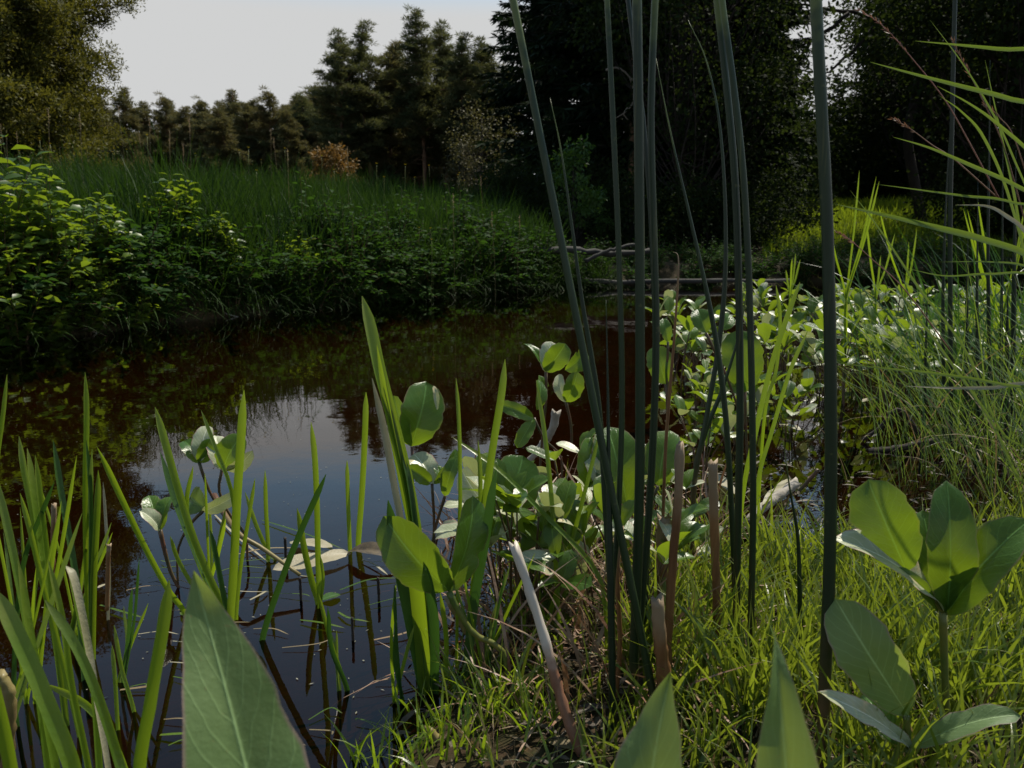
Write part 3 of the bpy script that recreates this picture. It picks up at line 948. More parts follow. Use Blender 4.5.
def put_plant(k, x, y, sc, label, group, dz=-.03):
    loc = (x, y, hz(x, y) + dz); rz = rng.uniform(0, 6.28)
    tl = (rng.uniform(-.12, .18), rng.uniform(-.12, .12))
    if not used[k]:
        used[k] = True
        o = SHR[k]; o.location = loc; o.rotation_euler = (tl[0], tl[1], rz); o.scale = (sc,) * 3
        o['label'] = label; o['group'] = group
        return o
    return dup(SHR[k], loc, rz, sc, label, tl, group)


# brightly lit leafy bushes at the left, hanging over the water
for px, off, sc, k in [(-25, .25, 1.0, 0), (5, .12, .95, 1), (20, .4, 1.02, 0), (38, .08, .8, 0), (55, .3, 1.0, 1), (70, .1, .75, 0), (92, .22, .85, 1), (112, .10, .5, 0), (135, .25, .5, 1), (-5, .02, .8, 1), (60, -.02, .6, 1), (100, .0, .55, 0), (-50, .1, 1.0, 1), (128, -.05, .5, 0), (15, -.1, .7, 0), (40, -.12, .6, 1), (84, -.1, .5, 0)]:
    d = 4.2
    for _ in range(30):
        x = (px - 512) / F * d
        d = .5 * d + .5 * (np.interp(x, FX, FY) + off)
    put_plant(k, x, d, sc, 'bright leafy plant overhanging the water at the left bank', 'sunlit leafy plants on the left bank')
for px, off, sc, lb in [(190, .5, .95, 'tall pale-leaved shoot rising alone above the dark far bank'), (212, .3, .7, 'shorter pale-leaved plant right of the tall lone shoot'), (300, .35, .55, 'leafy plant catching light at the middle of the far bank'), (237, .1, .5, 'low pale-leaved plant close above the waterline of the far bank')]:
    d = 6
    for _ in range(30):
        x = (px - 512) / F * d; d = .5 * d + .5 * (np.interp(x, FX, FY) + off)
    put_plant(1 if px < 240 else 0, x, d, sc, lb, 'pale-leaved plants on the far bank')
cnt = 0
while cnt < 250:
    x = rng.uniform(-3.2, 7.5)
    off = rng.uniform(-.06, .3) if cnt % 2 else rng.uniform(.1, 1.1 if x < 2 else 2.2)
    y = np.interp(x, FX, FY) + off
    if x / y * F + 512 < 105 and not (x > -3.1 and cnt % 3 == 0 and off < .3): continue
    put_plant(int(rng.choice([2, 3])), x, y, rng.uniform(.65, 1.15) * (1.0 if x < .6 else .62), 'shade-toned leafy plant crowding the shaded face of the far bank', 'shade-toned leafy plants of the far bank')
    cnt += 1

# tall pale grass heads and buttercups in the meadow
proto = None
for i in range(26):
    x = rng.uniform(-6.5, .2); y = rng.uniform(7.5, 12)
    if i == 0:
        mb = MB()
        hh = .98
        st = smooth_path([(0, 0, 0), (.01, 0, hh * .5), (.04, .01, hh)], 7)
        proto = thing('grass_stalk', 'thin pale seeding grass stalk standing above the meadow', 'grass stalk', (x, y, hz(x, y)), 'seeding grass stalks in the meadow')
        tube(mb, st, .0016, 4)
        mb.build('stem', M['straw'], None).parent = proto
        mb = MB()
        n = 26; zz = rng.uniform(hh * .86, hh, n)
        many_twigs(mb, np.stack([.035 + 0 * zz, .008 + 0 * zz, zz], -1), rdir(n, 1.5), rdir(n), .022, .004)
        mb.build('seed_head', M['straw'], None).parent = proto
    else:
        dup(proto, (x, y, hz(x, y)), rng.uniform(0, 6.28), rng.uniform(.8, 1.15))
for i in range(34):
    x = rng.uniform(-6, -.6); y = rng.uniform(6.9, 11)
    if i == 0:
        bc = thing('buttercup', 'tiny yellow buttercup flower above the meadow grass', 'flower', (x, y, hz(x, y)), 'yellow buttercups in the meadow')
        mb = MB(); tube(mb, smooth_path([(0, 0, 0), (.01, .01, .4), (.0, .02, .78)], 6), .0015, 4)
        mb.build('stem', M['petiole_green'], None).parent = bc
        mb = MB(); a = np.arange(5) * 1.2566
        many_leaves(mb, np.tile([[0, .02, .78]], (5, 1)), np.stack([np.cos(a), np.sin(a), .6 + 0 * a], -1), np.tile([[0, 0, 1.]], (5, 1)), .016, .016)
        mb.build('petals', M['yellow'], None).parent = bc
    else:
        dup(bc, (x, y, hz(x, y)), rng.uniform(0, 6.28), rng.uniform(.85, 1.1))

# fallen logs and roots at the dark far end of the pool
for pts, r0, lb in (([(523, 252), (570, 250), (610, 254), (650, 250)], .05, 'upper fallen log lying across the dark far end of the pool'),
                    ([(500, 279), (560, 281), (640, 282), (790, 281)], .04, 'long thin log at the waterline of the dark far shore'),
                    ([(585, 262), (612, 250), (640, 243)], .025, 'slanting dead branch leaning on the upper fallen log')):
    d0 = 9.3
    pp = smooth_path([P(a, b, d0 + .1 * i) for i, (a, b) in enumerate(pts)], 16) + rng.normal(0, .008, (16, 3))
    mb = MB(); tube(mb, pp, np.linspace(r0, r0 * .6, 16) * rng.uniform(.85, 1.15, 16), 8)
    tag(mb.build('fallen_log', M['log']), lb, 'log', 'fallen wood at the far shore')
for i, (px, py, w) in enumerate([(72, 322, 40), (215, 318, 60), (88, 335, 25)]):
    d0 = gd(py) ; mb = MB()
    pp = smooth_path([P(px - w / 2, py - 1, d0), P(px, py - 6, d0 + .05), P(px + w / 2, py + 1, d0 + .1)], 10)
    tube(mb, pp, np.linspace(.010, .005, 10), 6)
    tag(mb.build('dead_twig', M['dead_wood']), ['bare twig under the bright left bushes', 'long bare twig at the waterline of the far bank', 'short twig dipping into the water at the left'][i], 'twig')

# ------------------------------------------------------------------ bogbean plants
def pet(mb, pts, r0=.0022, r1=.0014, n=9, mat=0):
    tube(mb, smooth_path(pts, n), np.linspace(r0, r1, n), 6, mat)


def bog_proto(seed, nleaf=4, pale=.12):
    """A low plant: petioles from one foot, each ending in three leaflets."""
    r = np.random.default_rng(seed)
    root = thing('bogbean_plant', '', 'plant')
    for k in range(nleaf):
        mb = MB()
        a = r.uniform(0, 6.28); h = r.uniform(.13, .27); o = np.array([math.cos(a), math.sin(a), 0])
        top = o * r.uniform(.02, .10) + np.array([0, 0, h])
        pet(mb, [o * .01 + np.array([0, 0, -.06]), o * .02 + np.array([0, 0, h * .5]), top], .0026, .0017)
        for q, da in enumerate((-1.5, 0, 1.5)):
            aa = a + da + r.uniform(-.3, .3)
            el = r.uniform(.1, 1.25)
            D = np.array([math.cos(aa) * math.cos(el), math.sin(aa) * math.cos(el), math.sin(el)])
            L = r.uniform(.05, .082)
            f = norm(np.array([-math.cos(aa) * math.sin(el), -math.sin(aa) * math.sin(el), math.cos(el)]) + r.normal(0, .25, 3))
            leaf_grid(mb, top, top + D * L, L * r.uniform(.48, .6), f, r.uniform(.2, .6), r.uniform(-.02, .06), 2 if r.random() < pale else 1, 8, 6, tipbend=r.uniform(0, .25), seed=seed * 9 + k * 3 + q)
        mb.build('leaf', [M['petiole'], M['bogbean_mass'], M['bogbean_pale_glare']], root)
    return root


BOG = [bog_proto(100 + i, 4 + i % 3, .2) for i in range(6)]
bused = [False] * 6


def put_bog(x, y, sc, label, group, z=None):
    k = int(rng.integers(0, 6)); z = min(hz(x, y), 0) if z is None else z
    z = max(z, -.08)
    rz = rng.uniform(0, 6.28); tl = (rng.uniform(-.15, .15), rng.uniform(-.15, .15))
    if not bused[k]:
        bused[k] = True
        o = BOG[k]; o.location = (x, y, z); o.rotation_euler = (*tl, rz); o.scale = (sc,) * 3; o['label'] = label; o['group'] = group
        return o
    return dup(BOG[k], (x, y, z), rz, sc, label, tl, group)


n = 0
while n < 130:      # the wide bed on the right, in shallow water
    d = rng.uniform(2.75, 5.6)
    px = rng.uniform(660 + max(0, 3.4 - d) * 120, 1075)
    x = (px - 512) / F * d
    if px < 740 and d > 4.4: continue
    put_bog(x, d, rng.uniform(.9, 1.35), 'green bogbean plant in the wide floating bed on the right', 'bogbean plants of the wide bed')
    n += 1
for i in range(12):  # the loose ones in front of the bed and along the rush feet
    px = rng.uniform(690, 810); d = rng.uniform(1.9, 2.9)
    put_bog((px - 512) / F * d, d, rng.uniform(.7, .95), 'bogbean plant in the shallow water between the rushes and the wide bed', 'bogbean plants among the rush stems')
for i in range(15):
    d = rng.uniform(1.05, 1.7); px = rng.uniform(505 if d < 1.5 else 540, 700)
    put_bog((px - 512) / F * d, d, rng.uniform(.6, .9), 'low bogbean plant at the water margin behind the rush feet', 'bogbean plants at the water margin')


CAMP = np.array([0, 0, CAMH])


def facing(p, roll, axis):
    """A normal towards the camera, rolled about the leaf's axis."""
    v = norm(CAMP - p); A = norm(axis)
    v = norm(v - A * np.dot(v, A)); s = np.cross(A, v)
    return v * math.cos(roll) + s * math.sin(roll)


def hero(label, leaves, stems, d, name='bogbean_plant', cat='plant', group=None, mat='bogbean', petm='petiole', sr=.0024):
    """leaves: (base px, tip px, width px, depth shift of tip, roll, fold, material key or None, flip); stems: lists of pixels down to the foot."""
    foot = stems[0][-1]
    f3 = P(foot[0], foot[1], d)
    root = thing(name, label, cat, (f3[0], f3[1], min(0, f3[2])), group)
    mb = MB()
    for s in stems:
        pts = [P(a, b, d) for a, b in s]
        if s is stems[0] or True:
            e = pts[-1].copy()
            if e[2] > .01 and s is stems[0]:
                e[2] = -.03; pts.append(e)
        pet(mb, pts, sr * 1.25, sr * .8, 12)
    mb.build('stem', M[petm], root)
    for k, L in enumerate(leaves):
        b, t, w, dt, roll, fold = L[:6]
        mk = L[6] if len(L) > 6 and L[6] else mat
        flip = L[7] if len(L) > 7 else False
        p0 = P(b[0], b[1], d); p1 = P(t[0], t[1], d + dt)
        fc = facing(p0, R(roll), p1 - p0)
        if flip: fc = -fc
        width = w / F * d / max(.35, abs(math.cos(R(roll))))
        mb = MB()
        leaf_grid(mb, p0, p1, width * 1.05, fc, fold + .12, .05, 0, 18, 10, tipbend=.08 + .18 * ((int(b[0]) * 7 + k * 3) % 5) / 4 if name == 'bogbean_plant' else .06, wave=.035, wpow=(.6, .42) if name == 'bogbean_plant' else (.6, .95), seed=int(b[0] + t[1]) + k)
        o = mb.build('leaf', M[mk], root)
        if mk == 'bogbean_pale_glare': o['label'] = 'leaf in the whitish bleached-and-glare colour'
    return root


hero('bogbean with one large upright round leaf and a narrow leaf, above the sedge clump', [((412, 447), (428, 384), 44, .01, 12, .25), ((411, 446), (392, 396), 22, .02, -35, .4), ((437, 410), (434, 386), 6, 0, 20, .3, 'bogbean_pale_glare')], [[(412, 447), (413, 500), (414, 560), (415, 640)]], 1.35)
hero('small bogbean with one whitish and two green leaves, below the large round leaf', [((433, 484), (414, 452), 26, .03, 20, .3, 'bogbean_pale_glare'), ((431, 484), (408, 466), 17, -.02, 10, .35), ((433, 484), (460, 452), 13, .02, 30, .5), ((445, 496), (452, 459), 16, -.01, -25, .45), ((442, 482), (436, 464), 10, .02, 20, .3)], [[(432, 484), (434, 520), (432, 545), (420, 600)], [(445, 496), (436, 526), (433, 545)]], 1.3)
hero('bogbean with a pinkish folded leaf over the dark water', [((436, 537), (460, 528), 17, -.02, -50, .45, 'bogbean_pale_glare')], [[(437, 537), (433, 560), (430, 600)]], 1.3)
hero('bogbean with two long green leaves spread like a V on a bent yellow stalk', [((449, 592), (386, 525), 50, -.03, -18, .22), ((449, 592), (478, 498), 34, .03, 38, .3)], [[(449, 592), (458, 610), (474, 634), (505, 655)]], .96, petm='petiole_green', sr=.004)
hero('bogbean with big dull green leaf and whitish drooping one behind the arching yellow blade', [((498, 522), (524, 456), 52, .03, 15, .2), ((501, 521), (458, 471), 30, .05, -30, .3, 'bogbean_pale_glare'), ((502, 522), (480, 500), 12, .05, 0, .3, 'bogbean_pale_glare')], [[(499, 522), (500, 560), (498, 600), (490, 625)]], 1.22)
hero('bogbean cluster standing highest over the dark water left of the leaning rush', [((545, 372), (551, 341), 18, .02, -10, .3, 'bogbean_pale_glare'), ((546, 372), (565, 344), 24, -.01, 10, .3), ((544, 372), (530, 340), 8, .02, 50, .5), ((565, 370), (590, 352), 20, .02, 30, .4), ((566, 402), (556, 374), 13, .02, -20, .4, 'bogbean_pale_glare'), ((566, 402), (578, 374), 20, -.02, 15, .3), ((540, 400), (542, 376), 10, 0, 50, .5)], [[(546, 372), (546, 400), (543, 430), (540, 470)], [(566, 402), (571, 425), (572, 450)]], 1.7, sr=.003)
hero('bogbean with two dark leaves reaching left over the open water', [((534, 418), (501, 404), 15, -.02, 15, .3), ((534, 418), (517, 446), 15, -.04, 10, .3), ((536, 410), (543, 380), 12, .02, 40, .4)], [[(534, 418), (545, 440), (560, 455), (562, 480)]], 1.6)
hero('bogbean with large plain green leaves standing behind the thick pair of rushes', [((627, 505), (612, 428), 50, .02, 10, .15), ((658, 486), (668, 430), 36, .02, -12, .2), ((583, 486), (596, 438), 30, .02, 15, .25), ((600, 486), (590, 455), 16, 0, 10, .3, 'bogbean_pale_glare')], [[(627, 505), (628, 540), (628, 575)], [(658, 486), (640, 530), (630, 560)], [(583, 486), (590, 530), (600, 570)]], 1.35)
hero('bogbean with broad pale green leaves lit from behind, seen between two dark rush stems', [((745, 392), (738, 330), 40, .02, 5, .2), ((745, 394), (724, 372), 20, .02, 10, .3), ((706, 333), (698, 308), 20, .02, 10, .3), ((722, 330), (732, 314), 16, .02, 10, .3, None)], [[(745, 392), (746, 430), (748, 470)], [(706, 333), (728, 380), (745, 430)]], 1.9, sr=.003)
hero('bogbean with a rounded leaf hanging left of the thin brown stem', [((666, 384), (656, 346), 26, .01, 5, .2), ((668, 342), (663, 318), 12, .01, 5, .3)], [[(666, 384), (668, 430), (668, 480)], [(668, 342), (667, 384), (668, 400)]], 1.8)
hero('bogbean in a tangle of whitish and dark leaves beside the pale slanting stick', [((545, 568), (518, 508), 20, .02, 15, .25, 'bogbean_pale_glare'), ((556, 580), (530, 528), 44, -.02, 10, .2), ((562, 572), (572, 518), 26, .02, 20, .3), ((556, 574), (530, 556), 22, -.05, 40, .3, 'bogbean_pale_glare'), ((560, 600), (590, 556), 30, .02, 20, .3), ((560, 590), (582, 545), 20, -.03, 50, .4, 'bogbean_pale_glare'), ((568, 640), (540, 596), 26, -.03, 30, .3), ((556, 520), (548, 482), 20, .03, 20, .3, 'bogbean_pale_glare'), ((556, 520), (574, 500), 18, .03, 20, .3)], [[(556, 580), (560, 620), (560, 670)], [(545, 568), (556, 610), (560, 640)], [(556, 520), (558, 560), (560, 620)]], 1.15)
# the bed margin: small erect plants left over open water
hero('bogbean with a green heart of folded leaves on a reddish stalk, lowest at the left', [((159, 530), (150, 494), 22, .02, 10, .3), ((160, 530), (145, 510), 14, -.02, 45, .4, 'bogbean_pale_glare'), ((161, 530), (167, 496), 15, .02, -40, .4)], [[(160, 530), (165, 552), (172, 575), (186, 600)]], 1.3, sr=.0032)
hero('bogbean with upright folded leaves at the top of a dark stalk over the sky reflection', [((199, 463), (184, 438), 20, .02, 20, .35), ((200, 462), (206, 425), 20, .02, -15, .3, 'bogbean_pale_glare'), ((200, 463), (211, 440), 18, .0, 20, .35)], [[(199, 462), (208, 488), (220, 508), (245, 535)]], 1.42)
hero('bogbean with one broad whitish and one dark leaf beside the tallest sedge blade', [((222, 470), (217, 434), 24, .02, 15, .3, 'bogbean_pale_glare'), ((223, 470), (238, 438), 28, -.01, -15, .3), ((226, 470), (251, 458), 13, -.03, 40, .4, 'bogbean_pale_glare')], [[(222, 470), (219, 490), (228, 512), (245, 535)]], 1.42)
hero('bogbean with a round dark leaf and a pale pointed one, lying low over the water', [((205, 508), (188, 496), 30, .04, -10, .2), ((203, 512), (236, 498), 15, -.02, 20, .3, 'bogbean_pale_glare')], [[(204, 510), (190, 525), (178, 550), (178, 590)]], 1.3)
mb = MB(); pet(mb, [P(214, 495, 1.45), P(225, 515, 1.4), P(240, 535, 1.33), P(262, 548, 1.32), P(300, 575, 1.28)], .006, .003, 16)
tag(mb.build('rhizome', M['rhizome']), 'reddish-yellow creeping stem half floating beside the sky reflection', 'creeping stem')

# large plants at the lower right
hero('large bogbean at the right with broad upright leaves crossed by stalk shadows', [((906, 572), (866, 484), 62, .02, -12, .15), ((942, 614), (852, 528), 26, .0, 62, .5, 'bogbean_pale_glare'), ((943, 612), (926, 512), 52, .03, 8, .2), ((945, 612), (958, 494), 48, -.01, 15, .35), ((946, 614), (1012, 518), 48, -.03, -25, .25), ((938, 610), (905, 570), 12, -.01, 30, .4)], [[(943, 612), (944, 650), (946, 700), (948, 730)], [(906, 572), (925, 592), (943, 612)]], .80, sr=.0035, petm='petiole_green')
hero('low broad-leaved plant at the lower right with one shiny upright leaf and two narrow ones', [((906, 716), (838, 608), 62, .02, -10, .12, 'dock'), ((912, 752), (838, 688), 18, -.03, 40, .4, 'bogbean_pale_glare'), ((908, 748), (1012, 706), 26, -.03, -35, .35, 'dock'), ((900, 745), (862, 690), 34, .05, 10, .3)], [[(908, 748), (910, 775), (912, 800)], [(906, 716), (908, 735), (908, 748)]], .74, sr=.003, petm='petiole_green')
# big out-of-focus leaves right in front of the lens
hero('very large grey-green pointed leaf nearest the lens at the lower left', [((276, 960), (203, 570), 134, .05, 8, .22, 'dock')], [[(256, 960), (258, 1050), (262, 1200)]], .37, 'arrow_leaf_plant', sr=.004, petm='petiole_green')
hero('large grey-green leaf with curved tip at the bottom centre', [((632, 925), (672, 676), 100, .03, -14, .35, 'dock')], [[(632, 905), (628, 1000), (625, 1150)]], .40, 'arrow_leaf_plant', sr=.004, petm='petiole_green')
hero('blurred narrow yellow-green leaf with a brown tip, pointing straight up at the bottom right', [((778, 1080), (786, 640), 105, .03, 15, .35, 'dock')], [[(790, 1040), (792, 1150), (795, 1300)]], .32, 'arrow_leaf_plant', sr=.003, petm='petiole_green')

# ------------------------------------------------------------------ sedge shoots, each a fan of blades from one foot
def sedge(label, blades, name='sedge_plant', mat='blade', group=None, cat='plant'):
    """blades: (pixels tip..base, width px, base depth or None, tip depth shift, roll, material)."""
    first = blades[0]
    d0 = first[2] or gd(first[0][-1][1])
    p = P(*first[0][-1], d0)
    root = thing(name, label, cat, (p[0], p[1], min(0., p[2])), group)
    for k, bl in enumerate(blades):
        pts, w, db, dt, roll = bl[:5]
        mk = bl[5] if len(bl) > 5 else mat
        db = db or gd(pts[-1][1])
        m = len(pts)
        pp = [P(a, b, db + dt * (1 - i / (m - 1))) for i, (a, b) in enumerate(pts)][::-1]
        if pp[0][2] > -.02:
            foot = pp[0].copy(); foot[2] = -.06
            pp = [foot] + pp
        pp = smooth_path(pp, 22)
        dm = db + dt * .5
        mb = MB()
        mid = pp[len(pp) // 2]
        fc = facing(mid, R(roll), pp[-1] - pp[0])
        ribbon(mb, pp, .84 * w / F * dm / max(.4, abs(math.cos(R(roll)))), fc, .45, 0, twist=rng.uniform(-.35, .35),
               wprof=(lambda t: np.minimum(1, (1 - t) * 9 + .02) ** .7 * (.72 + .28 * np.minimum(1, t * 3))))
        mb.build('blade', M[mk], root)
    return root


SG = 'sedge shoots standing in the water'
sedge('sedge shoot cut by the left picture edge with broad near blades', [([(-4, 590), (20, 642), (45, 700), (80, 800)], 20, .62, .03, 10), ([(18, 560), (30, 640), (42, 700), (60, 800)], 10, .7, .02, 30), ([(-6, 470), (10, 540), (24, 610), (38, 690), (50, 790)], 9, .74, .05, 20), ([(-20, 650), (-4, 700), (14, 790)], 16, .6, 0, 0)], group=SG)
sedge('thin sedge blade tip entering at the left edge above the others', [([(7, 374), (2, 420), (-4, 470), (-8, 560), (-10, 700)], 5, .95, .03, 20)], group=SG)
sedge('sedge shoot with a bent-over tip and a blade crossing to the right', [([(19, 436), (24, 470), (34, 520), (44, 575), (58, 660), (66, 730)], 7, .9, .04, 10), ([(27, 448), (32, 490), (42, 560), (56, 640), (66, 730)], 8, .9, .02, 35), ([(54, 482), (40, 516), (26, 552), (18, 600), (14, 690)], 6, .9, 0, 10, 'blade_dark'), ([(35, 455), (40, 500), (47, 560), (55, 640), (66, 730)], 7, .9, .0, 20), ([(20, 493), (30, 530), (44, 590), (62, 660), (80, 740)], 6, .88, .0, 10)], group=SG)
sedge('sedge shoot with a slanting blade left of the tallest straight pair', [([(53, 440), (60, 490), (70, 545), (78, 600), (84, 680)], 8, None, .03, 20, 'blade_dark')], group=SG)
sedge('tall straight pair of sedge blades left of the sky reflection', [([(85, 372), (86, 420), (85, 480), (86, 560), (90, 660)], 7, None, .02, 10), ([(98, 470), (96, 520), (93, 580), (92, 660)], 8, None, .0, 20), ([(86, 440), (90, 500), (90, 580), (91, 660)], 6, None, .0, 30, 'blade_dark'), ([(103, 482), (106, 530), (109, 575), (108, 620)], 4, None, 0, 10, 'blade_pale')], group=SG)
sedge('long single sedge blade slanting down to the right into the sky reflection', [([(97, 447), (118, 492), (145, 548), (168, 590), (186, 616)], 7, None, -.15, 10)], group=SG)
sedge('sedge shoot with a pale slanting blade before the upright bogbean leaves', [([(155, 407), (164, 440), (178, 490), (192, 535), (208, 575), (226, 615)], 9, None, .02, 10), ([(160, 452), (170, 490), (184, 528), (200, 565), (222, 612)], 8, None, .03, 35, 'blade_dark'), ([(193, 466), (186, 500), (190, 540), (212, 600)], 6, None, .0, 25), ([(170, 536), (178, 560), (196, 590), (215, 606)], 5, None, 0, 10)], group=SG)
sedge('tallest straight broad sedge blade beside the sky reflection', [([(244, 390), (241, 440), (237, 500), (234, 560), (230, 626)], 10, None, .02, 12), ([(201, 410), (214, 445), (232, 495), (236, 560), (232, 622)], 5, None, .03, 10), ([(210, 530), (216, 560), (224, 600), (230, 626)], 7, None, 0, 20, 'blade_dark'), ([(255, 478), (248, 520), (240, 570), (236, 620)], 5, None, .02, 10)], group=SG)
sedge('low thin sedge shoot between the broad blade and the floating leaves', [([(265, 470), (266, 510), (268, 545), (268, 562)], 5, None, .02, 10), ([(245, 492), (256, 525), (268, 552), (275, 560)], 5, None, .02, 10)], group=SG)
sedge('sedge shoot with a dark club-like blade rising behind the floating leaves', [([(311, 422), (315, 460), (317, 510), (318, 560), (320, 608)], 7, None, .02, 8, 'blade'), ([(326, 474), (306, 518), (284, 572), (262, 640)], 8, None, .0, 10, 'blade_dark'), ([(297, 508), (303, 545), (311, 580), (318, 604)], 8, None, 0, 15), ([(320, 555), (323, 580), (320, 608)], 4, None, 0, 15)], group=SG)
sedge('short straight sedge blade in the middle of the sky reflection', [([(347, 460), (348, 500), (350, 552)], 5, None, .02, 10)], group=SG)
sedge('straight dark sedge blade left of the big sedge clump', [([(366, 392), (365, 430), (362, 490), (358, 546)], 7, None, .02, 10)], group=SG)
sedge('big sedge clump in the middle with the tallest broad blade and a whitish one', [([(362, 296), (370, 330), (379, 372), (394, 430), (410, 500), (420, 580), (428, 694)], 15, None, .05, 20), ([(372, 378), (384, 430), (393, 480), (402, 530), (414, 620), (424, 694)], 8, None, .04, 20, 'blade_pale'), ([(386, 380), (398, 440), (410, 500), (420, 570), (430, 694)], 8, None, .03, 10), ([(402, 455), (408, 480), (414, 520), (424, 600), (432, 694)], 8, None, .02, 30, 'blade_dark'), ([(377, 345), (390, 420), (404, 490), (416, 560), (424, 694)], 8, None, .03, -20), ([(388, 500), (398, 560), (410, 620), (424, 694)], 15, None, -.02, 10, 'blade_dark'), ([(410, 540), (418, 600), (426, 694)], 18, None, -.02, -10), ([(424, 560), (434, 620), (434, 694)], 12, None, -.03, 10, 'blade_dark')], group=SG)  # lower blades use the dark material in place of shade
sedge('slender upright sedge blade right of the large round bogbean leaf', [([(456, 378), (459, 430), (460, 500), (458, 560), (456, 690)], 5, 1.02, .05, 10), ([(440, 592), (446, 640), (444, 690)], 6, 1.0, 0, 20)], group=SG)
sedge('tall club-tipped sedge blade just left of the bogbean cluster', [([(505, 359), (501, 395), (492, 450), (482, 520), (472, 600), (464, 692)], 9, 1.0, .05, 15), ([(496, 470), (486, 540), (474, 610), (466, 692)], 12, .99, .0, -20, 'blade_dark'), ([(478, 440), (480, 500), (474, 590), (468, 692)], 6, 1.0, .03, 10)], group=SG)
sedge('bright narrow sedge blade pointing up beside the near grey-green leaf', [([(169, 580), (160, 640), (150, 700), (138, 800)], 16, .6, .03, 10)], group=SG)
sedge('near sedge shoot leaning right in front of the straight pair', [([(45, 600), (72, 640), (95, 690), (118, 760), (125, 800)], 12, .66, .03, 10), ([(68, 566), (80, 620), (92, 680), (100, 790)], 9, .72, .02, 30), ([(48, 560), (62, 620), (72, 690), (92, 790)], 8, .7, .02, 10), ([(66, 566), (74, 582), (86, 640), (94, 690), (110, 790)], 7, .7, .02, 50, 'blade_pale')], group=SG)
sedge('short sedge shoot with crossed tips at the lower left', [([(112, 645), (115, 680), (118, 730)], 5, None, .02, 10), ([(114, 625), (122, 670), (134, 712)], 5, None, .02, 10), ([(130, 790), (112, 740), (86, 705), (46, 684)][::-1], 9, .78, -.02, 10)], group=SG)
for i, (x0, y0, x1, y1, w) in enumerate([(452, 437, 596, 572, 6), (536, 380, 560, 640, 6), (600, 430, 540, 652, 6)]):
    sedge(['yellow-green blade arching down to the right across the bogbean leaves', 'yellow-green upright blade before the whitish tangle', 'slanting green blade among the leaves left of the leaning rush'][i], [([(x0, y0), (x0 * .7 + x1 * .3 + 3, y0 * .7 + y1 * .3 - 8), (x0 * .4 + x1 * .6 + 3, y0 * .4 + y1 * .6 - 6), (x1, y1), (x1 + 10, y1 + 60)], w, 1.02, .1, 20)])

for k, (px, dd, nb, hh, lb) in enumerate([(30, .95, 6, 230, 'thin-bladed sedge shoot second from the left edge, behind the broad near blades'), (75, 1.1, 5, 190, 'thin-bladed sedge shoot behind the slanting blade'), (125, 1.0, 4, 120, 'short thin-bladed sedge shoot left of the near grey-green leaf'), (215, 1.28, 4, 110, 'short thin-bladed sedge shoot at the foot of the tallest straight blade'), (5, .85, 5, 260, 'thin-bladed sedge shoot at the very left edge'), (340, .98, 4, 90, 'small thin-bladed sedge shoot right of the near grey-green leaf'), (395, .95, 4, 120, 'small thin-bladed sedge shoot before the big sedge clump'), (480, .98, 5, 150, 'thin-bladed sedge shoot under the V-leaved bogbean')]):
    y0 = 384 + F * math.tan(math.atan(CAMH / dd) - PITCH)
    bl = []
    for q in range(nb):
        a = rng.uniform(-.3, .3); h = hh * rng.uniform(.55, 1.1)
        bl.append(([(px + a * h * 1.2 + rng.uniform(-10, 10), y0 - h), (px + a * h * .55, y0 - h * .5), (px + rng.uniform(-8, 8), y0)], rng.uniform(3, 5.5), dd, rng.uniform(-.05, .05), rng.uniform(-40, 40), ['blade', 'blade', 'blade_dark', 'blade_light'][int(rng.integers(0, 4))]))
    sedge(lb, bl, group=SG)

# ------------------------------------------------------------------ tall round rushes, each stem its own
def rush(label, pts, w, d=None, dt=0., mat='rush', name='rush_stem', tip=False, group='tall rush stems in the foreground'):
    d = d or gd(pts[-1][1])
    m = len(pts)
    pp = [P(a, b, d + dt * (1 - i / (m - 1))) for i, (a, b) in enumerate(pts)][::-1]
    foot = pp[0].copy()
    if foot[2] > 0: foot[2] = -.04; foot[0] += .003; pp = [foot] + pp
    pp = smooth_path(pp, 30)
    r = w / F * d * .41
    t = np.linspace(0, 1, 30)
    rad = r * (1.12 - .22 * t)
    if tip: rad = r * np.minimum(1.05, (1 - t) * 1.8 + .06)
    mb = MB(); tube(mb, pp, rad, 14, rough=.012)
    o = mb.build(name, M[mat], None, origin=pp[0])
    return tag(o, label, 'rush', group)


rush('long rush leaning from upper left to the grass at bottom centre', [(500, -60), (513, 0), (533, 100), (553, 200), (571, 290), (590, 385), (609, 480), (628, 570), (652, 690), (660, 730)], 10, .86, .08)
rush('straight rush with a yellowish light edge left of the thick pair', [(604, -60), (607, 0), (613, 120), (619, 260), (622, 400), (618, 520), (612, 600), (612, 745)], 7, .88, .05)
rush('left stem of the thick dark pair at the centre', [(636, -80), (637, 0), (639, 150), (640, 300), (640, 450), (637, 580), (632, 715)], 12, .9, .02)
rush('right stem of the thick dark pair at the centre', [(660, -80), (655, 0), (651, 120), (654, 240), (656, 350), (651, 480), (642, 600), (630, 715)], 9, .91, .04)
rush('thin rush squeezed between the two stems of the thick pair', [(622, -60), (628, 0), (637, 70), (645, 140), (652, 240), (655, 360), (650, 500), (640, 715)], 6, 1.0, .04, 'rush_dark')
rush('thin tapering rush whose tip starts beside the thick pair and crosses down to the right', [(656, 58), (670, 130), (686, 200), (702, 270), (716, 340), (726, 420), (732, 520), (735, 600)], 7, 1.15, .05, tip=True)
rush('left stem of the close pair right of centre', [(712, -60), (717, 0), (727, 90), (735, 180), (739, 300), (740, 420), (738, 520), (736, 640)], 9, 1.0, .04)
rush('right stem of the close pair right of centre', [(717, -60), (722, 0), (733, 80), (743, 170), (749, 280), (752, 400), (753, 520), (750, 660)], 8, .98, .04)
